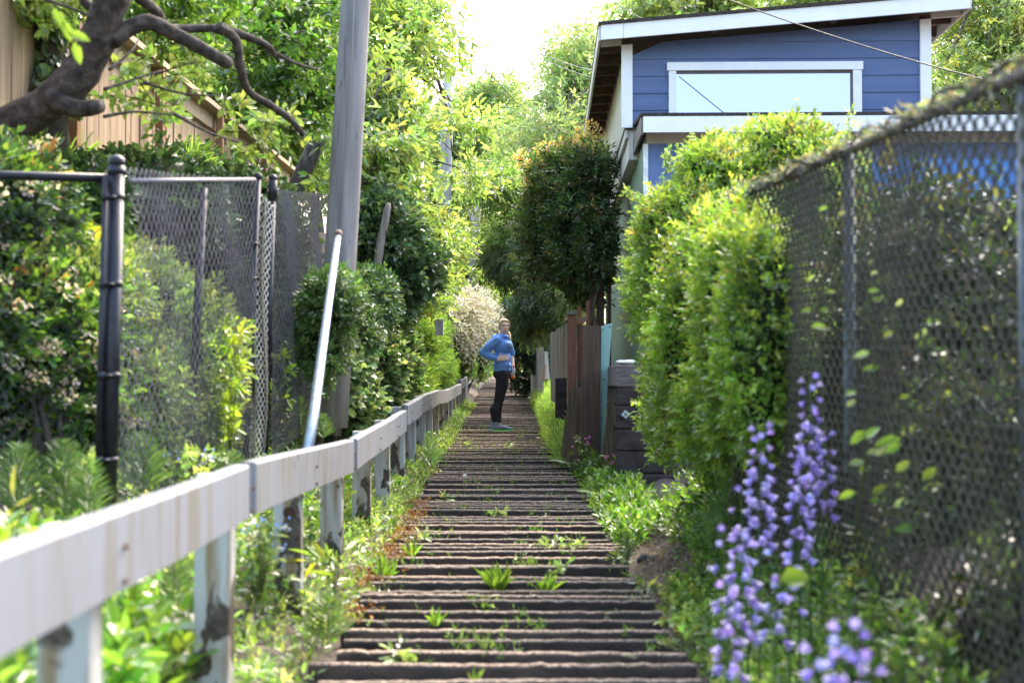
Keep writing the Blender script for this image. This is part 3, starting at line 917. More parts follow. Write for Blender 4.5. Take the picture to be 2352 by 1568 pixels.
mb.hexa([H(eL + .003, v1 + .021, zf0 + .05), H(uL + .02, v1 + .021, zf0 + .05), H(uL + .02, 5.8, zf0 + .05), H(eL + .003, 5.8, zf0 + .05), H(eL + .003, v1 + .021, zf0 + .09), H(uL + .02, v1 + .021, zf0 + .09), H(uL + .02, 5.8, zf0 + .09), H(eL + .003, 5.8, zf0 + .09)])
mb.build('soffit', SOFFIT, lr)
mb = MB(); mb.hexa([H(uL + .02, v1 - .02, zf0 - .06), H(9, v1 - .02, zf0 - .06), H(9, v1 - .004, zf0 - .06), H(uL + .02, v1 - .004, zf0 - .06), H(uL + .02, v1 - .02, zf0 + .049), H(9, v1 - .02, zf0 + .049), H(9, v1 - .004, zf0 + .049), H(uL + .02, v1 - .004, zf0 + .049)])
mb.build('frieze_board', CREAM, house)
zg = -1.1
mb = MB(); u = uL + .04
while u < 9:
    mb.hexa([H(u, v1, zg), H(min(u + .297, 9), v1, zg), H(min(u + .297, 9), v1 + .04, zg), H(u, v1 + .04, zg), H(u, v1, zf0 + .04), H(min(u + .297, 9), v1, zf0 + .04), H(min(u + .297, 9), v1 + .04, zf0 + .04), H(u, v1 + .04, zf0 + .04)]); u += .30
mb.build('lower_front_wall', BLUE2, house)
mb = MB(); mb.hexa([H(uL - .01, v1 - .012, zg), H(uL + .038, v1 - .012, zg), H(uL + .038, v1 + .03, zg), H(uL - .01, v1 + .03, zg), H(uL - .01, v1 - .012, zf0 - .061), H(uL + .038, v1 - .012, zf0 - .061), H(uL + .038, v1 + .03, zf0 - .061), H(uL - .01, v1 + .03, zf0 - .061)])
mb.build('corner_flashing', mat('weathered_flashing', (.55, .60, .66), (.78, .82, .86), 20, .4, metal=.3), house)
mb = MB(); v = v1 + .031
while v < 9:
    mb.hexa([H(uL, v, zg), H(uL + .03, v, zg), H(uL + .03, v + .145, zg), H(uL, v + .145, zg), H(uL, v, zf0 + .049), H(uL + .03, v, zf0 + .049), H(uL + .03, v + .145, zf0 + .049), H(uL, v + .145, zf0 + .049)])
    mb.hexa([H(uL + .006, v + .145, zg), H(uL + .03, v + .145, zg), H(uL + .03, v + .15, zg), H(uL + .006, v + .15, zg), H(uL + .006, v + .145, zf0 + .049), H(uL + .03, v + .145, zf0 + .049), H(uL + .03, v + .15, zf0 + .049), H(uL + .006, v + .15, zf0 + .049)])
    v += .15
mb.build('green_side_wall', SAGE, house)

# ------------------------------------------------------------------ right hand retaining timbers, boards, fences
OLDTIE = mat('dark_railway_timber', (.022, .018, .017), (.055, .045, .042), 6, .9, .7, 40, stretch=(1, 1, 3))
GREYTIE = mat('grey_split_timber', (.10, .085, .085), (.22, .19, .185), 7, .9, .9, 30, stretch=(1, 1, 7))
ret = empty('retaining_wall', G(1.06, 13), 'stack of dark square timbers with bolted plate at foot of big bright bush', 'retaining wall')
levels = [(838, 890, 1412, 1478), (890, 932, 1416, 1480), (932, 986, 1415, 1482), (986, 1036, 1417, 1484), (1036, 1088, 1418, 1487), (1088, 1135, 1420, 1490)]
for i, (ya, yb, xa, xb) in enumerate(levels):
    a = P(xa, yb - 1.5, 13); b = P(xb + 60, ya, 13)
    mb = MB(); mb.hexa([(a.x, 13, a.z), (b.x, 13, a.z), (b.x + .05, 15.2, a.z), (a.x + .06, 15.2, a.z), (a.x, 13, b.z), (b.x, 13, b.z), (b.x + .05, 15.2, b.z), (a.x + .06, 15.2, b.z)])
    t_ = mb.build('timber', GREYTIE if i == 0 else OLDTIE, ret, bevel=.014)
    if i == 2:
        c = P(1437, 951, 12.98); mb = MB(); mb.box(c, (.058, .006, .058), Matrix.Rotation(math.radians(38), 3, 'Y')); pl = mb.build('bolt_plate', GALV, t_)
        mb = MB(); mb.tube([c, c - Vector((0, .016, 0))], .012, 6); mb.build('bolt_head', mat('bolt', (.2, .17, .15), metal=.6), pl)
mb = MB(); c = P(1437, 832, 13.12); mb.ball(c, (.085, .10, .022), 18, 8); mb.ball(c + Vector((.04, .05, .006)), (.07, .08, .02), 14, 8); mb.ball(c + Vector((-.04, .02, .003)), (.05, .06, .02), 14, 8)
o = mb.build('foam_patch', mat('white_foam', (.62, .64, .66), (.78, .79, .8), 50, .9, 1.0, 80), None, True); tag(o, 'lumpy white foam patch on top of the timber stack', 'foam')

BROWNB = mat('brown_stained_board', (.050, .031, .020), (.092, .058, .036), 5, .75, .4, 40, stretch=(5, 5, .5))
SPLITB = mat('split_brown_board', (.075, .052, .032), (.17, .125, .08), 7, .85, .7, 30, stretch=(6, 6, .35))
REDB = mat('red_stained_board', (.17, .062, .036), (.25, .10, .06), 6, .7, .3, 40, stretch=(5, 5, .5))
GREYB = mat('grey_fence_board', (.17, .145, .12), (.36, .32, .275), 6, .85, .5, 40, stretch=(8, 8, .3))
TEAL = mat('pale_teal_paint', (.20, .36, .335), (.235, .41, .375), 5, .5, .1, 60)


def slab(px, D0, D1, m, name=None, parent=None, bevel=.004):
    """board whose front outline is (x,y) corner list (bl,br,tr,tl) at D0, going back to D1"""
    a = [P(x, y, D0) for x, y in px]
    b = [v + Vector((0, D1 - D0, 0)) for v in a]
    mb = MB(); mb.hexa([a[0], a[1], b[1], b[0], a[3], a[2], b[2], b[3]])
    return mb.build(name or 'board', m, parent, bevel=bevel)


o = slab([(1337, 1050), (1379, 1050), (1379, 748), (1336, 746)], 14.4, 14.44, BROWNB, 'plank'); tag(o, 'wide dark brown plank standing upright between the split boards and teal panel', 'plank')
o = slab([(1378, 1060), (1384, 1060), (1406, 742), (1381, 749)], 14.5, 14.53, TEAL, 'metal_panel')
tag(o, 'pale teal metal panel beside the wide brown plank', 'panel')
SCREW = mat('screw', (.05, .05, .05))
for x, y in ((1386, 757), (1401, 750), (1386, 870), (1382, 958)): MB().ball(P(x, y, 14.495), .008, 8, 5).build('screw', SCREW, o)
for lb, px in (('split brown board leaning against the left timbers, right of the brown plank', [(1376, 1085), (1412, 1085), (1411, 905), (1400, 905)]),):
    o = slab(px, 13.6, 13.64, SPLITB, 'leaning_board'); tag(o, lb, 'board')
sp = [('leaning split board closest to the wide brown plank', [(1316, 1070), (1338, 1070), (1337, 880), (1326, 900)], 14.7),
      ('leaning split board second from the wide brown plank', [(1300, 1060), (1317, 1065), (1330, 870), (1321, 868)], 14.9),
      ('leaning split board farthest from the wide brown plank', [(1288, 1045), (1301, 1055), (1318, 890), (1309, 886)], 15.2)]
for lb, px, D in sp:
    o = slab(px, D, D + .03, SPLITB, 'leaning_board'); tag(o, lb, 'board', 'split boards leaning by the path')

g1 = empty('wooden_gate', P(1318, 900, 16.2), 'red brown wooden gate frame with capped post behind the wide brown plank', 'gate')
pst = slab([(1304, 1000), (1322, 1000), (1322, 722), (1304, 722)], 16.2, 16.3, REDB, 'post', g1)
slab([(1301, 722), (1325, 722), (1325, 712), (1301, 712)], 16.17, 16.33, mat('mossy_cap', (.10, .10, .06), (.22, .21, .15), 20, .9), 'post_cap', pst)
slab([(1326, 880), (1336, 880), (1336, 705), (1326, 705)], 16.5, 16.6, REDB, 'post', g1)
slab([(1315, 752), (1350, 738), (1350, 722), (1315, 737)], 16.45, 16.5, mat('orange_board', (.26, .13, .07), (.34, .18, .1), 8, .7), 'rail', g1)
slab([(1346, 900), (1356, 900), (1356, 690), (1346, 690)], 16.7, 16.75, REDB, 'board', g1)
slab([(1326, 1010), (1338, 1010), (1336, 880), (1324, 880)], 16.1, 16.2, OLDTIE, 'base_block', g1)
tr = empty('wooden_trellis', P(1376, 800, 17), 'tall brown timber frame with diagonal brace under the dark ivy mass', 'trellis')
for x0, x1 in ((1354, 1364), (1372, 1388), (1396, 1404)):
    slab([(x0, 880), (x1, 880), (x1, 560), (x0, 560)], 17.2, 17.3, BROWNB, 'post', tr)
slab([(1354, 742), (1361, 742), (1378, 640), (1371, 640)], 17.12, 17.17, SPLITB, 'brace', tr)
slab([(1350, 762), (1400, 755), (1400, 744), (1350, 750)], 17.1, 17.16, SPLITB, 'rail', tr)


def board_fence(label, pts, zt, zb_, wd, m, gap=.006, group=None, pickets=True):
    """upright boards along a ground polyline, each leaning a touch"""
    t = empty('wooden_fence', Vector((pts[0][0], pts[0][1], zb_[0])), label, 'fence', group)
    A = Vector(pts[0]); B = Vector(pts[1]); Ld = (B - A).length; u = (B - A) / Ld; nn = Vector((-u.y, u.x))
    s = 0; mb = MB()
    while s < Ld:
        ww = wd * random.uniform(.9, 1.08); f = s / Ld
        h1 = zt[0] + (zt[1] - zt[0]) * f + random.uniform(-.02, .02); h0 = zb_[0] + (zb_[1] - zb_[0]) * f
        a = A + u * s; b = A + u * min(s + ww, Ld); o_ = nn * (.022 + random.uniform(0, .006)); le = random.uniform(-.015, .015)
        mb.hexa([(a.x, a.y, h0), (b.x, b.y, h0), (b.x + o_.x, b.y + o_.y, h0), (a.x + o_.x, a.y + o_.y, h0),
                 (a.x + le, a.y, h1), (b.x + le, b.y, h1), (b.x + o_.x + le, b.y + o_.y, h1), (a.x + o_.x + le, a.y + o_.y, h1)])
        s += ww + gap
    mb.build('boards', m, t)
    return t, A, B, u, nn


board_fence('grey board fence receding along the right side past the gate', [(.775, 16.9), (.66, 23.5)], (.72, .74), (-.45, -.35), .14, GREYB)
o = slab([(1276, 960), (1302, 965), (1302, 868), (1276, 868)], 17.0, 17.2, OLDTIE, 'timber_block'); tag(o, 'dark square timber block under the end of the grey board fence', 'timber')
board_fence('far pale grey board fence at right end of the path', [(.60, 27), (.48, 34)], (.62, .68), (-.6, -.5), .14, mat('pale_grey_board', (.30, .29, .28), (.48, .46, .44), 6, .85, stretch=(8, 8, .3)))
for lb, px, D, m in (('white board leaning on the far pale grey fence', [(1252, 870), (1262, 870), (1258, 808), (1250, 806)], 25.5, WHITE),
                     ('pinkish board leaning beside the white board at the far fence', [(1243, 875), (1252, 876), (1254, 838), (1249, 836)], 25.3, mat('pink_board', (.42, .25, .2), (.55, .36, .3), 8, .7))):
    o = slab(px, D, D + .03, m, 'leaning_board'); tag(o, lb, 'board')

# ------------------------------------------------------------------ tan fence on the left bank
TAN = mat('tan_cedar_board', (.30, .205, .13), (.45, .33, .225), 5, .8, .4, 40, stretch=(7, 7, .25), col3=(.52, .42, .32))
TANCAP = mat('tan_cedar_cap', (.36, .26, .17), (.50, .385, .27), 6, .8, .3, 40, stretch=(1, 5, 5))
t, A, B, u, nn = board_fence('tall tan cedar board fence on top of the left bank', [(-3.22, 7.6), (-3.16, 20.6)], (2.62, 2.90), (.6, 1.6), .145, TAN, .004)
for (x, y), nm, z0_, z1_ in (((-3.17, -3.05), 'cap_board', .0, .05), ((-3.19, -3.165), 'face_board', -.16, -.002)):
    mb = MB(); mb.hexa([(x, 7.6, 2.62 + z0_), (y, 7.6, 2.62 + z0_), (y + .05, 20.6, 2.9 + z0_), (x + .05, 20.6, 2.9 + z0_), (x, 7.6, 2.62 + z1_), (y, 7.6, 2.62 + z1_), (y + .05, 20.6, 2.9 + z1_), (x + .05, 20.6, 2.9 + z1_)])
    mb.build(nm, TANCAP, t)
for D in (10.0, 12.4, 14.9, 17.5, 20.0):
    x = -3.10 + .05 * (D - 7.6) / 13; zt_ = 2.62 + .28 * (D - 7.6) / 13 - .01
    mb = MB(); mb.box((x, D, (zt_ + .9) / 2 + .02), (.07, .09, zt_ - .9)); mb.build('post', mat('red_brown_post', (.24, .11, .06), (.32, .16, .09), 8, .8) if D < 11 else bpy.data.materials['red_brown_post'], t)
B_ = blob_px
YG = [(5, (.20, .28, .085)), (4, (.26, .32, .095)), (3, (.15, .22, .075)), (1, (.33, .35, .11))]       # fresh yellow green, paled to stand in for haze over the trees
MG = [(5, (.09, .17, .03)), (4, (.14, .22, .035)), (3, (.055, .11, .022))]
DG = [(6, (.045, .082, .032)), (4, (.068, .118, .040)), (2, (.11, .17, .06))]
IVY = [(6, (.046, .086, .040)), (5, (.085, .14, .055)), (3, (.16, .22, .09))]
PALE = [(5, (.22, .28, .08)), (4, (.28, .34, .09)), (3, (.16, .22, .06))]
ORANGE = [(4, (.46, .19, .07)), (3, (.50, .28, .09)), (2, (.32, .26, .07))]
WHITEF = [(4, (.50, .43, .40)), (2, (.45, .34, .31)), (1, (.46, .38, .25))]


def petals_at(f, p, r, n, col, up=(0, -.5, .6)):
    """tiny five-petal florets around points p"""
    m = len(p)
    for j in range(n):
        a = rdir(m) * .9 + np.array(up)
        T = nrm(a); f.leaves(p + rdir(m) * r * .25, T, rdir(m), r, .8, pal(m, col, .12), droop=.2)


# ------------------------------------------------------------------ cherry tree, upper left
ct = empty('cherry_tree', P(-70, 420, 8.6), 'old cherry tree with thick curved dark trunk arching over the left fence', 'tree')
mb = MB(); k = 8.4 / F
def bpath(px, D0, D1, w0, w1, n=12, sub=4):
    pts, rad = [], []
    m = len(px)
    for i in range(m - 1):
        for j in range(sub):
            f = (i + j / sub) / (m - 1)
            t = j / sub
            p0 = px[max(i - 1, 0)]; p1 = px[i]; p2 = px[i + 1]; p3 = px[min(i + 2, m - 1)]
            q = [.5 * (2 * p1[a] + (p2[a] - p0[a]) * t + (2 * p0[a] - 5 * p1[a] + 4 * p2[a] - p3[a]) * t * t + (3 * p1[a] - p0[a] - 3 * p2[a] + p3[a]) * t ** 3) for a in (0, 1)]
            pts.append(P(q[0], q[1], D0 + (D1 - D0) * f)); rad.append((w0 + (w1 - w0) * f) / 2 * (D0 / F) * random.uniform(.95, 1.06))
    pts.append(P(px[-1][0], px[-1][1], D1)); rad.append(w1 / 2 * D0 / F)
    mb.tube(pts, rad, n, wob=.05)
    return pts
bpath([(-150, 480), (-70, 345), (10, 292), (110, 240), (190, 160), (232, 70), (262, -20), (290, -120)], 8.6, 8.2, 92, 74, 22, 6)
bpath([(120, 225), (172, 250), (232, 244)], 8.35, 8.2, 54, 30, 12)
bpath([(258, 96), (290, 68), (342, 52), (396, 76), (450, 104), (505, 136), (524, 146)], 8.3, 8.6, 42, 27, 12)
bpath([(288, -30), (326, 0), (362, 30), (378, 62), (430, 66), (500, 66), (562, 82)], 8.3, 9.0, 28, 17, 12)
bpath([(500, 66), (540, 90), (552, 155), (562, 194), (583, 220), (626, 245), (666, 274), (695, 308)], 8.7, 9.4, 24, 15, 12)
bpath([(500, 60), (580, 90), (620, 110), (640, 140)], 8.9, 9.2, 22, 10, 10)
bpath([(615, 115), (690, 150), (735, 160)], 9.1, 9.4, 12, 4, 8)
bpath([(105, 0), (160, 18), (215, 42)], 8.2, 8.1, 9, 5, 8)
bpath([(178, -30), (200, 10), (222, 30)], 8.5, 8.4, 26, 20, 10)
for px in ([(240, 205), (300, 185), (371, 162)], [(238, 268), (306, 257), (370, 262), (425, 270)], [(330, 190), (420, 215), (520, 222)], [(252, 160), (300, 120), (318, 90)], [(400, 262), (470, 300), (530, 322)]):
    bpath(px, 8.2, 8.6, 9, 3, 6)
mb.build('trunk', CHERRYBARK, ct, True)
f = Fol()
def cherry_cloud(reg, ncl, per, cols, L, sc, k=5, twig=True):
    lines = []
    for _ in range(ncl):
        c, r = reg[rng.integers(len(reg))]
        o = c + rdir(1)[0] * r * rng.random() ** .4
        d = rdir(1)[0] * np.array([1, .8, .35]) + np.array([.5, 0, -.05]); d /= np.linalg.norm(d)
        lines.append([Vector(o - d * sc), Vector(o + np.array([0, 0, sc * .12])), Vector(o + d * sc)])
        s = rng.uniform(-1, 1, per)[:, None]
        B = o + d * s * sc + rdir(per) * .05
        T = nrm(d * .5 + rdir(per) * .9 + np.array([0, 0, -.1]))
        f.sprays(B, T, L * 1.3, L, .52, pal(per, cols) * shade_noise(B, 1.2, .3), k=k, up=.5)
    if twig: f.stems(lines, .006, (.05, .04, .03), 4)
cherry_cloud([B_(610, 90, 130, 150, 11.2, .6), B_(680, 60, 100, 110, 11.6, .6), B_(690, 230, 50, 80, 11.4, .5)], 90, 20, [(4, (.060, .125, .026)), (3, (.09, .17, .03)), (2, (.14, .22, .04))], .062, .22)
cherry_cloud([B_(430, 40, 110, 60, 9.7, .5), B_(350, 5, 70, 40, 9.6, .5), B_(520, 0, 140, 40, 9.8, .5)], 30, 16, MG, .06, .22)
cherry_cloud([B_(450, 180, 190, 90, 9.9, .5), B_(570, 290, 100, 50, 10.2, .4), B_(340, 200, 80, 60, 9.4, .4)], 13, 12, YG, .072, .26)
cherry_cloud([B_(60, -10, 80, 40, 9.2, .3), B_(150, 10, 60, 40, 9.2, .3)], 16, 14, YG, .06, .2)
f.build('crown', None, ct)
f = Fol()
t = empty('cherry_sprig', P(60, 30, 5.2), 'few bright out of focus leaves hanging in front of the cherry trunk', 'sprig')
for x, y, a in ((130, 32, -60), (152, 58, -70), (178, 108, -75), (164, 86, -20)):
    a = math.radians(a)
    f.leaves(np.array([P(x - 8, y - 12, 5.2)]), np.array([[math.cos(a), .1, math.sin(a)]]), np.array([[.2, -1, .2]]), .085, .42, np.array([[.22, .33, .05]]))
f.stems([[P(112, -20, 5.2), P(135, 30, 5.2), P(160, 80, 5.2), P(182, 110, 5.2)]], .003, (.10, .13, .04))
f.build('leaves', None, t)

# ivy clad trunk behind
it = empty('ivy_clad_tree', G(-3.05, 9.6), 'upright tree trunk wrapped in dark glossy ivy in front of the tan fence', 'tree')
mb = MB(); mb.tube([P(118, 420, 9.6), P(122, 150, 9.6), P(112, -80, 9.6)], [.12, .10, .09], 12); mb.build('trunk', BARK, it, True)
f = Fol(); n = 1500
h = rng.random(n); a = rng.uniform(0, 2 * math.pi, n); c0 = np.array(P(120, 250, 9.6)); c1 = np.array(P(112, -80, 9.6))
rr = (.13 + .07 * np.sin(h * 9 + 1) + .03 * rng.normal(size=n))[:, None]
o = np.stack([np.cos(a), np.sin(a), 0 * a], 1)
f.leaves(c0 + (c1 - c0) * h[:, None] + o * rr, nrm(o * .4 + np.array([0, 0, -.8]) + rdir(n) * .4), nrm(o + rdir(n) * .3), .062, .9, pal(n, IVY))
f.build('ivy', GLOSSLEAF, it)

# ------------------------------------------------------------------ left bank cover
def bank_cover(name, label, cat, x0, x1, d0, d1, n, L, W, cols, hgt, k=3, kind=None, matx=None, up=.6, dens=None, amp=1.0):
    X = rng.uniform(x0, x1, n); Dd = rng.uniform(d0, d1, n)
    nz = wav(np.stack([X, Dd, 0 * X], 1), 2.4) * .5 + .5
    keep = rng.random(n) < (dens if dens is not None else .35 + .9 * nz)
    X, Dd, nz = X[keep], Dd[keep], nz[keep]; n = len(X)
    B = np.stack([X, Dd, ground(X, Dd) + hgt * rng.random(n) * (.35 + nz * amp)], 1)
    gx_ = (ground(X + .05, Dd) - ground(X - .05, Dd)) / .1; gy_ = (ground(X, Dd + .05) - ground(X, Dd - .05)) / .1
    gn = nrm(np.stack([-gx_, -gy_, np.ones(n)], 1))
    T = nrm(gn * .6 + rdir(n) * .8 + np.array([0, -.25, up * .4]))
    f = Fol(); f.sprays(B, T, L * 1.3, L, W, pal(n, cols) * shade_noise(B, 2.0, .35), k=k, up=up)
    o = f.build(name, matx)
    tag(o, label, cat, kind=kind)
    return o


bank_cover('ivy_cover', 'dark ivy covering the left bank below the tan fence', 'ivy', -3.3, -1.95, 7.2, 20, 11000, .055, .85, IVY, .16, 3, 'stuff', GLOSSLEAF)
bank_cover('bank_grass', 'light green grass and weeds on the bank under the cherry trunk', 'grass', -3.15, -2.55, 7.6, 14, 4200, .14, .10, [(3, (.13, .22, .05)), (2, (.20, .29, .07))], .22, 4, 'stuff', up=1.5)

# flowering photinia behind the left panel
def photinia_extra(f, blobs):
    p, d = blob_pts([(c, r * 1.22) for c, r in blobs], 120, .05)
    p = p[d[:, 1] < .1]
    for q in p:
        m = 26; pp = q + rdir(m) * np.array([.06, .06, .035])
        f.leaves(pp, nrm(rdir(m) + np.array([0, -.4, .6])), rdir(m), .026, .8, pal(m, WHITEF, .12))
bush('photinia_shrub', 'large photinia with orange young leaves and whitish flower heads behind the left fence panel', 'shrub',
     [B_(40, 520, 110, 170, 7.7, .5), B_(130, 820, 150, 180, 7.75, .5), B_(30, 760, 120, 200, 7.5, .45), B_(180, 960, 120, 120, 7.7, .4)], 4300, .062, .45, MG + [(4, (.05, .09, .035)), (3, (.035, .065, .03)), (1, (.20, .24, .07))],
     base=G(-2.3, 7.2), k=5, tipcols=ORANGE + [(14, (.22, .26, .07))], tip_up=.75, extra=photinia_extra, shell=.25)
bush('yellow_green_shrub', 'yellow green shrub seen through the dark mesh run of fence', 'shrub',
     [B_(330, 720, 110, 150, 8.6, .4), B_(420, 860, 130, 200, 8.8, .45), B_(300, 930, 130, 160, 8.2, .4), B_(240, 680, 90, 110, 8.0, .4)], 4200, .05, .42, YG, base=G(-2.15, 8.5), k=5, shell=.28, core=.7)
bush('sunny_shrub', 'bright yellow leaved shrub behind the black fence post at far left', 'shrub',
     [B_(130, 610, 110, 85, 8.2, .4), B_(200, 690, 90, 90, 8.2, .4)], 1800, .06, .45, [(5, (.30, .33, .04)), (3, (.20, .28, .04)), (1, (.34, .18, .05))], base=G(-2.75, 8.2), k=5, shell=.25)
bush('dark_hedge', 'dark dense ivy hedge filling the bank behind the black mesh fence', 'hedge',
     [B_(330, 470, 190, 120, 10.2, .4), B_(560, 560, 150, 170, 11.4, .4), B_(620, 760, 110, 160, 11.8, .35), B_(180, 470, 120, 100, 9.2, .35)], 3600, .05, .8, DG, base=G(-2.5, 10.5), k=4, mat_=GLOSSLEAF, core=.85, shell=.14)


# ------------------------------------------------------------------ horsetails
def horsetail(label, x, y0, y1, D, wd, group='feathery horsetails'):
    """upright stem with whorls of hair-thin side shoots; y0 top, y1 foot"""
    a = P(x, y1, D); b = P(x + random.uniform(-8, 8), y0, D); t = empty('horsetail', a, label, 'horsetail', group)
    H_ = (b - a).length
    f = Fol(); f.stems([[a, a.lerp(b, .5), b]], .004, (.10, .15, .05), 5)
    nw = max(8, int(H_ / .022)); r = wd * D / F / 2
    Bs, Ts, Ls = [], [], []
    for j in range(nw):
        g = (j + .8) / (nw + .6); c = np.array(a.lerp(b, g)); m = 15
        an = np.linspace(0, 2 * math.pi, m, endpoint=False) + j * .37
        Bs.append(np.repeat(c[None], m, 0)); Ts.append(nrm(np.stack([np.cos(an), np.sin(an), .55 + .25 * g + 0 * an], 1) + rdir(m) * .08))
        Ls.append(np.full(m, r * (1.25 * (1 - g) ** .55 + .12)))
    Bs, Ts, Ls = np.concatenate(Bs), np.concatenate(Ts), np.concatenate(Ls)
    f.leaves(Bs, Ts, rdir(len(Bs)), Ls, .0035 / Ls + .012, pal(len(Bs), [(3, (.075, .14, .04)), (2, (.11, .18, .055))], .12), droop=-.1, fold=0)
    f.build('shoots', None, t)


HT = [('broad pale horsetail in front of the mesh run beside the tall black post', 330, 1000, 1130, 7.0, 130), ('horsetail growing behind the railing against the pale mesh strip', 520, 1040, 1110, 7.6, 110),
      ('horsetail in the lower left corner of the far left fence panel', 40, 1020, 1180, 6.2, 150), ('horsetail just left of the tall black post foot', 150, 1010, 1200, 6.2, 150),
      ('horsetail nearest the foot of the frame tube at far left', 205, 1050, 1200, 6.1, 120),
      ('bushy horsetail at the left stair edge under the railing', 752, 1360, 1480, 6.1, 130), ('horsetail between railing posts near the upper stairs', 990, 990, 1075, 11.2, 55),
      ('horsetail beside the far mesh run behind the galvanised pipe', 690, 905, 1000, 10.2, 62), ('horsetail right of the galvanised pipe foot', 742, 950, 1010, 9.4, 60),
      ('small horsetail on the right stair edge by the bare soil', 1440, 1210, 1290, 8.2, 48), ('grey green horsetail under the big bright bush', 1665, 1090, 1230, 7.2, 85),
      ('short horsetail below the one under the bright bush', 1640, 1190, 1265, 6.9, 70), ('horsetail seen between the second and third railing posts', 590, 1210, 1370, 6.5, 90),
      ('horsetail behind the second railing post from the front', 400, 1250, 1420, 5.4, 130)]
for lb, x, y0, y1, D, wd in HT: horsetail(lb, x, y0, y1, D, wd)

# weeds between railing and fences
bank_cover('leafy_weeds', 'bright broad leaved weeds filling the strip under the white railing', 'weeds', -1.95, -1.12, 2.6, 5.1, 2600, .075, .62, [(4, (.17, .29, .045)), (3, (.23, .34, .05)), (2, (.10, .19, .035))], .34, 3, 'stuff', up=1.0)
bank_cover('ground_weeds', 'low mixed weeds between the railing posts and the black fence', 'weeds', -2.4, -1.14, 5.1, 13, 5200, .05, .55, MG + YG, .20, 3, 'stuff', up=.8)


def small_plant(name, label, cat, c, h, r, n, L, W, cols, flowers=None, group=None, k=4, matx=None, up=1.0):
    t = empty(name, c, label, cat, group)
    c = np.array(c); f = Fol()
    e = rdir(n) * np.array([r, r, 0]); B = c + e * rng.random((n, 1)) + np.array([0, 0, h]) * (rng.random((n, 1)) ** .7)
    T = nrm(rdir(n) * .7 + e / max(r, .01) * .6 + np.array([0, 0, .35]))
    f.sprays(B, T, L, L, W, pal(n, cols) * shade_noise(B, 6, .2), k=k, up=up)
    f.stems([[Vector(c), Vector(c * .5 + b * .5) + Vector((0, 0, .02)), Vector(b)] for b in B[:10]], .003, (.12, .16, .05), 4)
    f.build('foliage', matx, t)
    if flowers:
        col, m, s = flowers
        f = Fol(); p = c + rdir(m) * np.array([r, r, 0]) + np.array([0, 0, h * 1.05]) * rng.uniform(.6, 1.1, (m, 1))
        for j in range(5):
            a = 2 * math.pi * j / 5
            T = np.repeat([[math.cos(a), -.45 + .0 * a, math.sin(a)]], m, 0)
            f.leaves(p, nrm(T), np.repeat([[0., -1, .2]], m, 0), s, .8, pal(m, col, .1), droop=.05)
        f.build('blossoms', PETAL, t)


small_plant('forget_me_not', 'forget me not clump with pale blue flowers just under the white railing', 'flower', P(600, 1370, 6.4), .32, .13, 60, .045, .45, YG, ([(1, (.26, .38, .80))], 34, .008))
small_plant('forget_me_not', 'forget me not with blue flowers against the mesh run above the railing', 'flower', P(440, 1110, 7.4), .16, .16, 44, .045, .5, YG, ([(1, (.28, .40, .80))], 16, .009))
small_plant('laurel_shoot', 'bright yellow green upright shoot in front of the mesh run', 'shoot', P(528, 1060, 8.2), .78, .05, 60, .07, .38, [(3, (.27, .34, .04)), (2, (.20, .29, .04))])
small_plant('laurel_shoot', 'small bright shoot against the far mesh run', 'shoot', P(640, 975, 9.6), .50, .06, 26, .07, .38, [(3, (.27, .34, .04)), (2, (.20, .29, .04))])
small_plant('lily_shoot', 'shoot with long yellow green leaves beside the fourth railing post', 'shoot', P(768, 1400, 6.6), .26, .05, 9, .13, .22, [(2, (.30, .34, .04)), (1, (.20, .28, .05))], k=3)
small_plant('lily_shoot', 'yellow leaved shoot at far left above the railing', 'shoot', P(25, 1290, 4.6), .13, .05, 8, .09, .24, [(2, (.36, .34, .04)), (1, (.20, .28, .05))], k=3)

# ------------------------------------------------------------------ left hedge line past the pole
bush('dark_evergreen', 'dark evergreen shrub behind the galvanised pipe at foot of the thick utility pole', 'shrub',
     [B_(765, 690, 62, 66, 9.95, .25), B_(850, 690, 64, 74, 13.3, .4), B_(915, 690, 46, 62, 16.4, .5), B_(745, 770, 58, 110, 10.1, .25), B_(810, 760, 60, 90, 12.0, .3)], 3800, .042, .42, DG + [(6, (.09, .16, .045)), (2, (.15, .23, .06))], base=G(-1.6, 11.6), tipcols=[(1, (.13, .22, .05))], tip_up=.55, k=5, mat_=GLOSSLEAF, shell=.2)
bush('ivy_mass', 'ivy wall with light speckled leaves behind the railing, left of the stairs', 'ivy',
     [B_(838, 850, 86, 120, 15.2, .45), B_(900, 850, 62, 110, 18.5, .5), B_(800, 930, 66, 80, 12.4, .3), B_(868, 940, 52, 60, 15.2, .3), B_(770, 850, 60, 90, 11.8, .3)], 5200, .055, .8, IVY + [(10, (.19, .26, .09)), (5, (.30, .35, .17))], base=G(-1.6, 14), k=4, shell=.14, core=.86)
bush('ivy_clump', 'rounded dark ivy clump on the bank right of the thick utility pole', 'ivy',
     [B_(880, 540, 80, 80, 14.0, .5), B_(920, 620, 90, 70, 14.4, .5), B_(840, 600, 60, 60, 14, .4)], 2800, .06, .85, IVY, base=G(-1.7, 14.2), k=4, mat_=GLOSSLEAF, shell=.15, core=.84)
t = empty('dead_snag', P(862, 650, 13.4), 'grey dead stick leaning in front of the rounded ivy clump', 'dead trunk')
mb = MB(); mb.tube([P(858, 660, 13.4), P(874, 560, 13.4), P(890, 480, 13.4), P(893, 466, 13.4)], [.045, .04, .032, .02], 10, wob=.1); mb.build('trunk', DEADWOOD, t, True)
o = MB().tube([P(770, 1000, 11.9), P(776, 860, 11.9)], [.05, .045], 10, wob=.08).build('dead_stump', DEADWOOD, None, True)
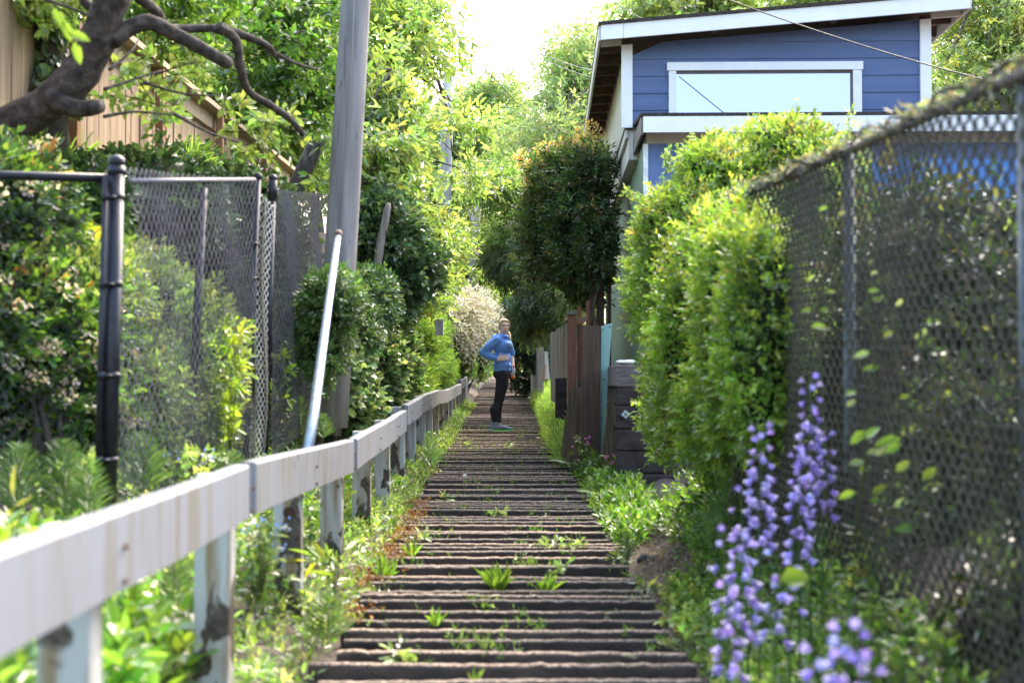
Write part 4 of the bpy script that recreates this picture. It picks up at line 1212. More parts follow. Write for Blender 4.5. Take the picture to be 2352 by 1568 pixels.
tag(o, 'short grey brown stump in the ivy right of the galvanised pipe', 'stump')
bush('feathery_shrub', 'feathery light green fern like shrub overhanging the railing left of the person', 'shrub',
     [B_(962, 805, 46, 80, 23.0, .6), B_(938, 875, 46, 55, 20.0, .5), B_(1002, 850, 34, 50, 28, .6), B_(985, 770, 36, 40, 24, .5)], 3600, .09, .12, [(3, (.16, .26, .05)), (3, (.22, .32, .07))], base=G(-1.6, 22), k=7, size=.16, up=.6, shell=.3, core=.78, corecol=(.04, .07, .02))
def whitef(f, blobs):
    p, d = blob_pts([(c, r * 1.03) for c, r in blobs], 150, .06); p = p[(d[:, 1] < .2) & (d[:, 0] > -.3)]
    for q in p[:60]:
        m = 8; f.leaves(q + rdir(m) * .035, nrm(rdir(m) + np.array([.2, -.6, .4])), rdir(m), .045, .8, pal(m, [(1, (.82, .82, .80))], .05))
bush('white_flower_shrub', 'rounded shrub with white flowers and orange tips hanging over the far railing', 'shrub',
     [B_(1046, 805, 38, 56, 31, .8), B_(1066, 842, 22, 30, 33.0, .6), B_(1030, 785, 32, 40, 30, .6)], 2400, .06, .45, MG, base=G(-1.5, 31), k=5, tipcols=ORANGE, tip_up=.8, extra=whitef, shell=.2)


def plume(f, blobs):
    p, d = blob_pts(blobs, 520, .1); m = len(p)
    for j in range(9):
        s = j / 8
        q = p + d * (.05 + s * .34) + np.array([.10 * s, 0, .12 * s - .30 * s * s])
        f.leaves(q, nrm(d * .6 + rdir(m) * .8 + np.array([.2, 0, -.3 * s])), rdir(m), .075, .35, pal(m, [(3, (.62, .58, .40)), (2, (.72, .68, .54)), (1, (.40, .42, .22))], .15))
bush('cream_plume_shrub', 'pale cream plumed shrub arching over the far end of the railing', 'shrub',
     [B_(1060, 715, 48, 42, 30, .8), B_(1088, 745, 28, 36, 30.2, .7), B_(1035, 735, 40, 36, 29.5, .7)], 1100, .10, .3, [(2, (.40, .40, .22)), (2, (.55, .52, .34))], base=G(-1.6, 30), k=5, extra=plume, core=.72, corecol=(.10, .085, .05), mat_=PETAL)
# stone post in the shrubs
o = slab([(1000, 770), (1018, 770), (1018, 733), (1000, 733)], 20.4, 20.6, FARPOLE, 'grey_post'); tag(o, 'short grey wooden post among the shrubs left of the cream plumes', 'post')

# ------------------------------------------------------------------ trees left of the gap
tree('maple_tree', 'yellow green leafy tree with layered branches right behind the thick utility pole', G(-1.70, 14.2), P(905, 160, 15.5), .10,
     [B_(875, 430, 85, 130, 15.0, .9), B_(880, 300, 75, 120, 15.5, .9), B_(862, 200, 60, 120, 15.5, .7), B_(945, 520, 50, 90, 16.5, .6)], 84, .34, 1900, .10, .40, YG, k=6, flat=.36, droop=.25)
tree('maple_tree', 'taller airy green tree with leaf sprays reaching into the white sky, left of the gap', G(-3.0, 18), P(930, -60, 18), .13,
     [B_(900, 60, 120, 130, 18, 1.2), B_(930, 130, 75, 110, 18, 1.0), B_(840, -10, 110, 80, 17, 1.0), B_(930, 10, 90, 80, 18, 1.), B_(1075, 270, 60, 46, 19, .7), B_(1090, 400, 60, 30, 20, .7)], 52, .5, 1400, .11, .40, YG, k=6, flat=.42, droop=.25)
tree('maple_tree', 'lower yellow green tree leaning over the cream plumed shrub', G(-2.2, 20), P(985, 430, 20), .08,
     [B_(975, 600, 80, 110, 22, 1.0), B_(920, 560, 80, 100, 20, 1.), B_(945, 680, 45, 60, 21, .6)], 60, .36, 2100, .10, .42, YG, k=6, flat=.45, droop=.25)
bush('tall_hedge', 'tall yellowish hedge at far left of the gap below the farthest utility pole', 'hedge',
     [B_(1080, 650, 44, 66, 37, 1.2), B_(1045, 590, 46, 66, 37.5, 1.2), B_(1100, 720, 34, 70, 38, 1.)], 3000, .12, .42, YG, base=G(-1.6, 37.5), k=5, shell=.2)
tree('bank_tree', 'dense fresh green tree behind the tan fence beside the cherry branches', G(-6.0, 30), P(640, 120, 30), .2,
     [B_(600, 230, 150, 120, 30, 2), B_(690, 320, 80, 100, 30, 1.8), B_(700, 130, 100, 140, 31, 2.), B_(560, 80, 150, 120, 29, 2.)], 80, .8, 3000, .17, .45, YG[:2] + MG, k=6, flat=.6)
tree('bank_tree', 'yellow leaved tree showing between tan fence and thick utility pole', G(-4.4, 33), P(690, 260, 33), .16,
     [B_(690, 390, 70, 80, 33, 1.4), B_(740, 300, 60, 120, 34, 1.4), B_(700, 260, 70, 80, 33, 1.4)], 46, .6, 2100, .17, .45, [(3, (.26, .30, .04)), (2, (.18, .26, .04))], k=6, flat=.6)
tree('bank_tree', 'pale spring tree high above the far left fence behind the cherry', G(-8, 22), P(300, -60, 22), .16,
     [B_(350, 60, 190, 130, 22, 1.6), B_(180, 30, 150, 110, 21, 1.5), B_(480, 40, 140, 120, 23, 1.5)], 60, .65, 2400, .13, .45, YG[:2] + PALE, k=6, flat=.6)

# ------------------------------------------------------------------ distant trees
DIST = [(4, (.26, .33, .15)), (3, (.33, .38, .18)), (2, (.19, .26, .12))]  # leaf colours paled in place of distance haze
tree('ash_tree', 'tall feathery pale green tree left of the blue house roof', G(3.4, 36), P(1330, 130, 36), .22,
     [B_(1330, 250, 95, 150, 36, 2.0), B_(1290, 370, 110, 110, 34, 1.8), B_(1380, 180, 60, 90, 37, 1.6), B_(1310, 120, 40, 60, 36, 1.)], 120, .75, 5600, .16, .22, DIST, k=8, size=.42, flat=.4, droop=.2, twigr=.02)
tree('ash_tree', 'pale green tree behind the middle utility pole', G(-3.0, 42), P(1080, 230, 42), .25,
     [B_(1090, 300, 90, 110, 42, 2.2), B_(1000, 400, 110, 140, 42, 2.2), B_(1160, 400, 90, 90, 42, 2.), B_(1130, 250, 60, 60, 42, 1.6)], 100, .85, 4300, .19, .3, DIST + [(3, (.13, .22, .09))], k=7, flat=.5, twigr=.02)
tree('ash_tree', 'feathery branches of a green tree arching over the path in front of the far pole', G(1.9, 28), P(1260, 330, 28), .12,
     [B_(1180, 430, 110, 55, 27, 1.2), B_(1250, 480, 90, 70, 27, 1.2), B_(1200, 540, 60, 40, 27, 1.0)], 52, .5, 2600, .12, .2, MG + DIST, k=8, size=.3, flat=.4, twigr=.012)
tree('background_tree', 'hazy light green tree above the house roof, left of its middle', G(12, 62), P(1650, -40, 62), .3,
     [B_(1560, 30, 110, 60, 62, 3), B_(1480, 45, 50, 40, 60, 2), B_(1640, -20, 120, 60, 62, 3)], 46, 1.5, 2000, .34, .4, PALE + DIST, k=6, flat=.6, twigr=.03)
tree('background_tree', 'yellow green drooping tree right of the house behind the green fence', G(9.2, 24), P(2290, -120, 24), .2,
     [B_(2270, 60, 110, 160, 24, 1.4), B_(2200, 190, 70, 80, 23, 1.), B_(2330, 200, 80, 90, 23, 1.2), B_(2140, 230, 50, 40, 22, .6)], 75, .55, 3600, .11, .3, YG + [(2, (.30, .26, .05))], k=7, size=.3, flat=.9, hang=.6, droop=.3)
tree('background_tree', 'yellow green crown peeping over the right half of the house roof', G(8.5, 40), P(1900, -90, 40), .2,
     [B_(1850, -10, 130, 40, 38, 1.6), B_(2000, -60, 130, 50, 38, 1.6)], 40, .8, 1700, .17, .4, YG, k=6, flat=.6)
# conifers and dark shrubs past the fence on the right
tree('cedar_tree', 'drooping dull green cedar hanging over the path right of the person', G(1.7, 27.5), P(1230, 480, 27.5), .12,
     [B_(1190, 600, 60, 60, 27, .9), B_(1250, 640, 70, 90, 26, .9), B_(1300, 700, 45, 70, 25, .8), B_(1150, 580, 40, 40, 27.5, .7), B_(1230, 720, 45, 50, 26, .7)], 120, .28, 8500, .075, .2, [(5, (.055, .085, .035)), (4, (.085, .115, .05)), (2, (.13, .16, .07))], k=7, size=.2, flat=.8, hang=.8, droop=.3, spread=.6)
bush('laurel_shrub', 'bluish dark laurel shrub right behind the head of the person', 'shrub',
     [B_(1205, 760, 42, 62, 31, .9), B_(1250, 800, 40, 60, 31, .8), B_(1175, 740, 26, 44, 32, .7)], 2600, .085, .4, [(4, (.035, .070, .045)), (3, (.07, .115, .08)), (1, (.16, .22, .17))], base=G(.45, 31), k=5, mat_=GLOSSLEAF, shell=.18, stems=False)
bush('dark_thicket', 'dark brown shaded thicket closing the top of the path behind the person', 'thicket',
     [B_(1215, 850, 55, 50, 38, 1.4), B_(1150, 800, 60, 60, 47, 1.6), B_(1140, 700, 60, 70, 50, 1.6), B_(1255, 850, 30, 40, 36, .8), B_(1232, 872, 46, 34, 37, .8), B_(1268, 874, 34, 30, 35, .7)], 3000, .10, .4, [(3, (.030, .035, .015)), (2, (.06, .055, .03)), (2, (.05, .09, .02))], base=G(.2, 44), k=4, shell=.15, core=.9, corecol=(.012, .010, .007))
bush('green_shrub', 'fresh green shrub at top of the path between railing end and person', 'shrub',
     [B_(1122, 760, 26, 60, 40, 1.0), B_(1105, 830, 20, 40, 40, .8), B_(1130, 670, 34, 60, 42, 1.2)], 1900, .10, .42, MG + YG[:1], base=G(-1.3, 40), k=5, shell=.2)
tree('background_tree', 'mid green tree filling the gap below the farthest utility pole', G(-2.2, 58), P(1130, 470, 58), .2,
     [B_(1120, 620, 90, 60, 56, 2.4), B_(1200, 560, 70, 70, 56, 2.), B_(1060, 520, 60, 70, 56, 2.)], 46, 1.0, 1500, .24, .4, DIST, k=6, flat=.6)

def ivy_shoots(f, blobs):
    top = [(3, (.46, .26, .12)), (2, (.34, .30, .12)), (2, (.22, .27, .08))]; low = [(3, (.09, .13, .04)), (2, (.16, .20, .06)), (1, (.12, .09, .06))]
    for x0, y0, x1, y1, c_ in [(1200 + 14 * i, 420 - 6 * i, 1188 + 15 * i + random.uniform(-14, 14), 372 - 6 * i + random.uniform(-26, 18), top) for i in range(13)] + [(1230 + 12 * i, 610 + 4 * i, 1215 + 13 * i + random.uniform(-16, 16), 668 + 4 * i + random.uniform(-30, 36), low) for i in range(14)] + [(1215, 470 + 18 * i, 1186 + random.uniform(-14, 14), 476 + 18 * i, low) for i in range(8)]:
        a, b = P(x0, y0, 18), P(x1, y1, 17.8); m = 20
        s = np.linspace(-.3, 1, m)[:, None]; B = np.array(a) * (1 - s) + np.array(b) * s + rdir(m) * .05
        f.sprays(B, nrm(np.array(b - a)[None] + rdir(m) * .3), .10, .06, .4, pal(m, c_), k=4)
        f.stems([[a, b]], .004, (.08, .06, .04))
bush('ivy_topped_shrub', 'big dark hanging shrub with orange young leaves on top against the house side', 'shrub',
     [B_(1325, 480, 74, 112, 17.6, .5), B_(1275, 500, 62, 96, 18.2, .5), B_(1355, 390, 46, 55, 17.4, .4), B_(1370, 560, 40, 100, 17.2, .35), B_(1290, 400, 70, 60, 18, .5), B_(1330, 600, 60, 66, 17.6, .35), B_(1245, 590, 46, 56, 18.6, .4), B_(1250, 430, 32, 44, 18.4, .35), B_(1232, 510, 40, 66, 18.6, .4), B_(1345, 640, 50, 56, 17.8, .35)], 9000, .062, .40, DG + [(3, (.10, .13, .045)), (2, (.13, .10, .06))],
     base=Vector((.98, 17.6, -.6)), k=5, tipcols=[(3, (.46, .26, .12)), (3, (.38, .30, .14)), (3, (.26, .30, .10))], tip_up=.74, shell=.34, core=.62, amp=.42, stems=False, extra=ivy_shoots)
small_plant('hanging_sprig', 'bright green sprig hanging from the dark shrub over the path', 'sprig', P(1290, 650, 19), .35, .35, 60, .10, .3, YG, k=7)

# ------------------------------------------------------------------ big bright bush on the right
bb = [B_(1600, 640, 150, 200, 9.4, .5), B_(1660, 830, 170, 200, 9.2, .5), B_(1590, 930, 112, 130, 9.3, .45), B_(1700, 500, 160, 150, 9.6, .5), B_(1790, 370, 110, 90, 9.8, .45), B_(1560, 520, 90, 90, 9.5, .4), B_(1640, 400, 80, 70, 9.6, .4),
      B_(1592, 770, 105, 150, 9.2, .4), B_(1860, 480, 130, 170, 9.6, .5), B_(1820, 720, 120, 220, 9.3, .5), B_(1738, 760, 128, 265, 7.4, .30), B_(1650, 770, 150, 290, 8.2, .42), B_(1690, 950, 130, 140, 7.6, .32), B_(1750, 780, 92, 265, 6.5, .28), B_(1715, 760, 120, 280, 7.0, .33)]
def spires(f, blobs):
    for x0, y0, x1, y1 in ((1820, 330, 1832, 236), (1800, 330, 1795, 265), (1850, 330, 1870, 275), (1945, 350, 1952, 262), (1700, 360, 1690, 300), (1640, 350, 1650, 305), (1480, 470, 1440, 440), (1490, 640, 1420, 650), (1480, 600, 1425, 600), (1530, 400, 1540, 350), (1580, 370, 1600, 320)):
        a, b = P(x0, y0, 9.6), P(x1, y1, 9.6); m = 22
        s = np.linspace(0, 1, m)[:, None]; B = np.array(a) * (1 - s) + np.array(b) * s + rdir(m) * .03 * (1.2 - s)
        f.sprays(B, nrm(np.array(b - a)[None] + rdir(m) * .35), .05, .03, .5, pal(m, YG), k=5)
        f.stems([[a, b]], .004, (.12, .10, .04))
bush('boxleaf_bush', 'big bright yellow green small leaved bush beside the timber stack and house', 'bush', bb, 27000, .031, .5, [(5, (.16, .25, .04)), (4, (.21, .29, .045)), (3, (.10, .17, .03))], base=G(1.35, 9.3), k=6, size=.07,
     tipcols=[(3, (.27, .33, .06)), (2, (.33, .36, .07)), (.3, (.40, .26, .08))], tip_up=.5, extra=spires, shell=.18, amp=.19, core=.80, up=.7)
o = MB().tube([P(1690, 500, 8.85), P(1700, 520, 8.95)], .022, 10).build('cut_branch', mat('cut_wood', (.30, .2, .10), (.4, .28, .16), 20), None, True)
tag(o, 'sawn branch stub poking out of the big bright bush', 'branch')
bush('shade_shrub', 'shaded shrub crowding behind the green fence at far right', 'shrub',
     [B_(2150, 800, 300, 330, 6.6, .5), B_(2350, 1150, 330, 350, 5.6, .5), B_(2080, 1150, 200, 220, 6.6, .4), B_(2380, 800, 200, 250, 6., .4), B_(2050, 560, 160, 120, 7.4, .4), B_(2180, 560, 230, 130, 6.8, .4), B_(2000, 950, 150, 250, 7.2, .4), B_(2260, 1330, 250, 250, 5.3, .35), B_(2130, 1280, 190, 200, 6.3, .35), B_(2420, 1500, 260, 260, 4.4, .3)], 4200, .055, .5, [(5, (.025, .045, .018)), (4, (.045, .065, .025)), (2, (.07, .065, .03)), (.4, (.18, .22, .06))], base=G(2.0, 6.4), k=4, shell=.25, core=.82, amp=.3)  # leaf colours darkened to stand for deep shade behind the fence
o = MB().box(P(2190, 470, 8.6), (1.0, .03, .55), Matrix.Rotation(.1, 3, 'Z')).build('blue_tarp', mat('blue_tarp', (.05, .17, .46), (.07, .22, .55), 4, .45, .3, 12), None)
tag(o, 'blue sheet glimpsed through the green fence mesh at upper right', 'tarp')

# vine on the right fence: big pale leaves
vn = empty('fence_vine', G(1.30, 5.2), 'vine with large light green leaves scrambling up the green fence', 'vine')
f = Fol()
VL = [(1865, 745, 30), (2030, 765, 28), (1985, 668, 24), (2045, 672, 20), (2135, 740, 36), (2140, 800, 46), (2015, 820, 32), (1990, 980, 44), (2075, 985, 50), (2000, 1035, 30), (2120, 1100, 46), (2060, 1060, 40), (1950, 910, 26), (1890, 700, 22), (1880, 640, 20), (2110, 950, 40), (1900, 470, 18), (2120, 1185, 44), (1990, 1130, 36), (2090, 900, 24), (2160, 880, 28), (2000, 610, 18), (1960, 1060, 34), (2040, 1140, 36)]
for x, y, s in VL:
    for q in range(2):
        D = 5.0 + random.uniform(-.5, .3); a = math.radians(random.uniform(5, 60) + (180 if random.random() < .3 else 0)); xx, yy = x + random.gauss(0, 10) + q * 18, y + random.gauss(0, 10) + q * 24
        f.leaves(np.array([P(xx - s * .4, yy, D)]), np.array([[math.cos(a), .1, math.sin(a) * .7]]), nrm(np.array([[random.gauss(0, .4), -1, .5]])), s * 1.3 * D / F, .40, pal(1, [(3, (.15, .22, .035)), (1, (.22, .27, .12)), (2, (.09, .15, .03))]))
f.stems([[P(1960, 1250, 5), P(1990, 1050, 5), P(2010, 820, 5.1), P(1990, 650, 5.2)], [P(2060, 1250, 4.9), P(2110, 1050, 4.9), P(2140, 800, 4.9)], [P(1900, 1200, 5.2), P(1890, 900, 5.4), P(1875, 650, 5.6)], [P(2130, 1250, 4.8), P(2090, 1000, 4.9), P(2050, 780, 5.0), P(2035, 640, 5.0)]], .007, (.09, .10, .045))
f.build('foliage', None, vn)
tp_ = empty('fence_creeper', Vector((ft(5), 5, .86)), 'dry tangled creeper lying along the top rail of the green fence', 'creeper')
f = Fol(); n = 900
Dd = rng.uniform(3.0, 7.4, n); X = ft(Dd); B = np.stack([X + rng.normal(0, .02, n), Dd, .80 + .12 * (Dd - 2.4) / 5 + np.abs(rng.normal(0, .022, n))], 1)
f.leaves(B, nrm(rdir(n) + np.array([0, .4, .1])), rdir(n), .045, .28, pal(n, [(3, (.08, .085, .075)), (3, (.13, .11, .085)), (2, (.05, .075, .055)), (1, (.2, .2, .1))]))
lines = []
for j in range(9):
    d0 = rng.uniform(2.6, 6.2); lines.append([Vector((ft(d0 + s) + .03 * math.sin(s * 9 + j), d0 + s, .82 + .12 * (d0 + s - 2.4) / 5 + .03 * math.cos(s * 8 + j * 2))) for s in np.arange(0, 1.3, .12)])
f.stems(lines, .007, (.09, .075, .06), 5)
f.build('foliage', None, tp_)

# ------------------------------------------------------------------ right ground cover
bank_cover('ground_cover', 'low glossy ground cover with small yellow green leaves under the bluebells', 'ground cover', .80, 1.36, 2.5, 7.6, 9500, .032, .62, YG + MG + [(1, (.3, .34, .12))], .10, 3, 'stuff', up=.9)
bank_cover('geranium_cover', 'bushy green herb cover below the big bright bush along the soil strip', 'ground cover', 1.02, 2.2, 6.4, 10.5, 4200, .045, .5, MG + [(2, (.05, .10, .025))], .20, 3, 'stuff', up=.8)
bank_cover('moss_mounds', 'mossy olive mounds in the lower right corner under the fence', 'moss', 1.05, 1.42, 2.4, 4.4, 2600, .022, .35, [(3, (.09, .10, .02)), (2, (.13, .125, .025))], .07, 4, 'stuff')


bank_cover('leaf_litter', 'dry twigs and leaf litter on the bare soil strip right of the stairs', 'litter', .76, 1.15, 5.0, 10.5, 3200, .018, .5, [(3, (.11, .085, .065)), (2, (.07, .052, .042)), (1, (.19, .155, .125))], .012, 2, 'stuff')


def bluebell(label, x, ytop, D, hgt, lean=0.0, big=1.0, nb=16):
    top = P(x, ytop, D); foot = Vector((top.x - lean * .5 + .01, D + .03, top.z - hgt))
    gz = float(ground(foot.x, foot.y)); foot.z = min(foot.z, gz + .0) if foot.z > gz else gz
    t = empty('bluebell', foot, label, 'flower', 'bluebells on the right bank')
    mid = foot.lerp(top, .55) + Vector((lean * -.12, 0, .02))
    f = Fol(); f.stems([[foot, mid, top]], .0055, (.10, .17, .06), 6)
    f.build('stem', None, t)
    f = Fol(); m = random.randint(4, 6)
    for j in range(m):
        a = rng.uniform(0, 6.28); ln = rng.uniform(.22, .36); w_ = .016
        pts = [np.array(foot) + np.array([math.cos(a) * s * ln * .75, math.sin(a) * s * ln * .75, ln * (1.25 * s - 1.05 * s * s)]) for s in np.linspace(0, 1, 7)]
        sd_ = np.array([-math.sin(a), math.cos(a), 0])
        V = np.concatenate([[p + sd_ * w_ * math.sin(math.pi * (.18 + .8 * i / 6)), p - sd_ * w_ * math.sin(math.pi * (.18 + .8 * i / 6))] for i, p in enumerate(pts)])
        f.raw(V, [(2 * i, 2 * i + 1, 2 * i + 3, 2 * i + 2) for i in range(6)], pal(1, [(1, (.09, .17, .06)), (1, (.14, .24, .09))])[0])
    f.build('leaves', GLOSSLEAF, t)
    f = Fol()
    for j in range(nb):
        s = .58 + .42 * (j + .5) / nb
        p = (foot.lerp(mid, s / .55) if s < .55 else mid.lerp(top, (s - .55) / .45))
        a = j * 2.4 + rng.uniform(-.4, .4); ped = .034 * big * (1.35 - s * .75)
        o_ = Vector((math.cos(a) * ped, math.sin(a) * ped, .004)); c = p + o_
        ax = Vector((math.cos(a) * .75, math.sin(a) * .75, -.65 if s < .93 else .5)).normalized(); e1 = ax.orthogonal().normalized(); e2 = ax.cross(e1)
        sz = .0225 * big * (1.0 if s < .85 else .7)
        col = pal(1, [(3, (.235, .20, .48)), (2, (.32, .285, .58)), (1, (.19, .155, .40))], .12)[0]
        V, Q = [], []
        for q in range(6):
            an = q * math.pi / 3; dd = e1 * math.cos(an) + e2 * math.sin(an); ss = ax.cross(dd)
            b = len(V)
            for u_, r_, w_ in ((0, .18, .16), (.55, .34, .24), (.95, .48, .20), (1.08, .85, .03)):
                V += [c + ax * sz * u_ + dd * sz * r_ + ss * sz * w_, c + ax * sz * u_ + dd * sz * r_ - ss * sz * w_]
            Q += [(b, b + 1, b + 3, b + 2), (b + 2, b + 3, b + 5, b + 4), (b + 4, b + 5, b + 7, b + 6)]
        f.raw(np.array(V), Q, col)
    f.build('blossoms', PETAL, t)


BLB = [('tallest bluebell spike against the green fence post', 1862, 866, 5.2, .50, .02, 1.15, 24), ('bluebell just behind the tallest spike, nodding right', 1895, 985, 5.3, .36, .04, 1.1, 14),
       ('tall dense bluebell second from left in front of the dark bush foot', 1748, 978, 5.1, .42, .03, 1.2, 24), ('bluebell spike between the two tallest ones', 1838, 1035, 5.0, .34, .02, 1.1, 18),
       ('bluebell leaning left with a short flower cluster at left of the tall ones', 1700, 1122, 5.0, .22, -.05, 1.1, 9),        ('small bluebell at the left edge of the clump over the soil', 1662, 1205, 4.7, .16, -.03, 1.05, 6), ('bluebell with broad mid height flower head over pale leaves', 1705, 1232, 4.4, .26, .02, 1.2, 18),
       ('single bluebell right of the broad flower head', 1785, 1265, 4.4, .18, .03, 1.1, 8),
       ('low bluebell at left above the strap leaves', 1672, 1340, 4.1, .18, 0, 1.1, 10), ('nodding bluebell low beside the large round leaf', 1822, 1222, 4.7, .14, .04, 1.0, 5),
       ('nearest tall bluebell at the bottom edge', 1948, 1432, 3.1, .24, .02, 1.2, 18), ('nearest bluebell left of the one at the bottom edge', 1885, 1490, 3.1, .18, -.02, 1.2, 14), ('nearest bluebell at bottom edge lowest right', 1985, 1500, 3.05, .18, .02, 1.2, 12),
       ('small bluebell by the lowest stairs', 1668, 1462, 3.8, .12, 0, .9, 5)]
for a in BLB: bluebell(*a[:7], int(a[7] * 1.35))
t = empty('dock_leaf', P(1835, 1420, 4.1), 'large round yellow green leaf right of the bluebells', 'leaf')
f = Fol(); f.leaves(np.array([P(1790, 1330, 4.1)]), np.array([[.9, 0, .1]]), np.array([[.1, -1, .6]]), .10, .62, np.array([[.20, .29, .035]])); f.stems([[P(1835, 1440, 4.1), P(1800, 1335, 4.1)]], .003, (.12, .2, .04)); f.build('blade', None, t)


# ------------------------------------------------------------------ stair edges
def tuft(label, c, n, L, cols, wd=.006, group=None, name='grass_tuft', cat='grass tuft', lean=.55):
    c = Vector(c); t = empty(name, c, label, cat, group); f = Fol()
    a = rng.uniform(0, 6.28, n); B = np.array(c) + np.stack([np.cos(a), np.sin(a), 0 * a], 1) * rng.random((n, 1)) * L * .22
    T = nrm(np.stack([np.cos(a) * lean, np.sin(a) * lean, 1 + 0 * a], 1) + rdir(n) * .25); Ls = L * rng.uniform(.5, 1.1, n)
    C = pal(n, cols, .15)
    V1, Q1 = leafgeo(B, T, rdir(n), Ls, wd / Ls * 2, droop=.35, fold=.1)
    f.raw(V1, Q1, np.repeat(C, 6, 0)); f.build('blades', None, t)


def on_stair(x, y):
    """point where the stairs pass under a measured direction"""
    a = P(x, y, 1.0)
    lo, hi = 3.0, 60.0
    for _ in range(40):
        m = (lo + hi) / 2
        if a.z * m < float(zs(m)) - .02: hi = m
        else: lo = m
    D = (lo + hi) / 2
    return Vector((a.x * D, D, float(zs(D)) - .03))


GC = [(3, (.16, .27, .04)), (2, (.22, .33, .05))]
for lb, x, y, n, L in (('grass tuft in the middle of the lower stairs', 1140, 1352, 40, .16), ('grass tuft right of the middle one on the same lower tread', 1255, 1355, 26, .11), ('grass tuft on the lower left tread', 1000, 1432, 14, .10),
                       ('grass tuft on the left edge by the fourth railing post', 945, 1275, 14, .13), ('sparse grass blades at the very bottom of the stairs', 1095, 1560, 8, .07), ('grass tuft at the left stair edge near the orange moss', 880, 1330, 20, .16)):
    tuft(lb, on_stair(x, y), n, L, GC)
for lb, x, y in (('small weed on the stairs left of centre below the person', 975, 1245), ('small weed right of centre on the lower stairs', 1280, 1262), ('weed with pale leaf beside the right of centre weed', 1325, 1262), ('weed on the tread straight below the shoes of the person', 1150, 1190),
                 ('weed at left edge of the stairs under the railing', 1000, 1090), ('weed in the middle left of the upper stairs', 1075, 1030), ('weed on the stairs right below the person', 1170, 1028), ('leaf weed at right edge of stairs halfway up', 1385, 1190), ('creeping weed on right edge of the lower stairs', 1480, 1360), ('creeping weed at right of the lowest treads', 1530, 1440), ('leafy weed near the bottom right end of the treads', 1570, 1490), ('weed clump at the right edge by the small horsetail', 1420, 1300), ('single bright leaf on the lowest left tread', 915, 1512), ('low weed on right of middle lower treads', 1290, 1320), ('weed by the left edge halfway up', 1020, 1150)):
    c = on_stair(x, y); s = c.y / 7
    small_plant('weed', lb, 'weed', c, .05, .07, 9, .05 if y > 1150 else .045, .5, YG, k=4)
bank_cover('edge_grass', 'tall soft grass and weeds lining the right edge of the upper stairs', 'grass', .50, 1.05, 15.5, 34, 17000, .085, .10, [(3, (.18, .29, .06)), (3, (.25, .35, .09)), (1, (.32, .38, .16))], .40, 4, 'stuff', up=1.4)
bank_cover('edge_weeds', 'leafy weeds at the right stair edge by the timber stack', 'weeds', .68, 1.1, 9.6, 17, 3600, .055, .45, MG, .20, 3, 'stuff', up=.8)
bank_cover('left_edge_weeds', 'weeds and grass along the left stair edge under the railing', 'weeds', -1.2, -.84, 2.6, 34, 9000, .045, .38, MG + YG, .07, 3, 'stuff', up=1.0)
f = Fol(); n = 5200
Dd = 6 + 18 * rng.random(n) ** 1.2; X = XL(Dd) + (XR(Dd) - XL(Dd)) * rng.random(n); keep = (wav(np.stack([X * 2.5, Dd * 1.6, 0 * X], 1), 1.9) + rng.normal(0, .25, n)) > .42
X, Dd = X[keep], Dd[keep]; n = len(X)
f.sprays(np.stack([X, Dd, zs(Dd) - .05 + rng.random(n) * .03], 1), nrm(rdir(n) * .7 + np.array([0, 0, 1.1])), .03, .038, .22, pal(n, MG + [(3, (.12, .2, .05))]), k=3)
o = f.build('gap_grass'); tag(o, 'sparse tiny grass and seedlings sprouting between the stair treads', 'grass', kind='stuff')
f = Fol(); n = 1700
Dd = rng.uniform(6.6, 12.5, n); X = XL(Dd) + rng.normal(0, .06, n) + .03; keep = wav(np.stack([X * 3, Dd * 2, 0 * X], 1), 1.3) > -.15
X, Dd = X[keep], Dd[keep]; n = len(X)
f.sprays(np.stack([X, Dd, zs(Dd) - .025 + rng.random(n) * .04], 1), nrm(rdir(n) + np.array([0, -.4, .6])), .02, .02, .4, pal(n, [(3, (.14, .055, .02)), (2, (.22, .10, .02)), (2, (.09, .045, .02)), (1, (.25, .19, .03))]), k=3)
o = f.build('moss'); tag(o, 'rusty orange moss on the left ends of the treads', 'moss', kind='stuff')


def fern(label, c, n, L, group='ferns at the right edge'):
    c = np.array(c); t = empty('fern', c, label, 'fern', group); f = Fol()
    for j in range(n):
        a = rng.uniform(0, 6.28); ll = L * rng.uniform(.75, 1.1); m = 16
        s = np.linspace(.1, 1, m); dx, dy = math.cos(a), math.sin(a)
        pts = c + np.stack([dx * s * ll * .8, dy * s * ll * .8, ll * (1.2 * s - .75 * s * s)], 1)
        tg = nrm(np.gradient(pts, axis=0)); sd_ = np.repeat([[-dy, dx, 0]], m, 0); col = pal(m, [(3, (.10, .19, .04)), (2, (.15, .25, .05))], .1)
        for sg in (-1, 1):
            f.leaves(pts, nrm(sd_ * sg + tg * .35), np.repeat([[0, 0, 1.]], m, 0) + tg * .2, ll * .30 * np.sin(math.pi * (.12 + .86 * s)), .24, col, droop=.2, fold=.05)
        f.stems([[Vector(p) for p in pts[::3]]], .003, (.10, .13, .04), 4)
    f.build('fronds', None, t)


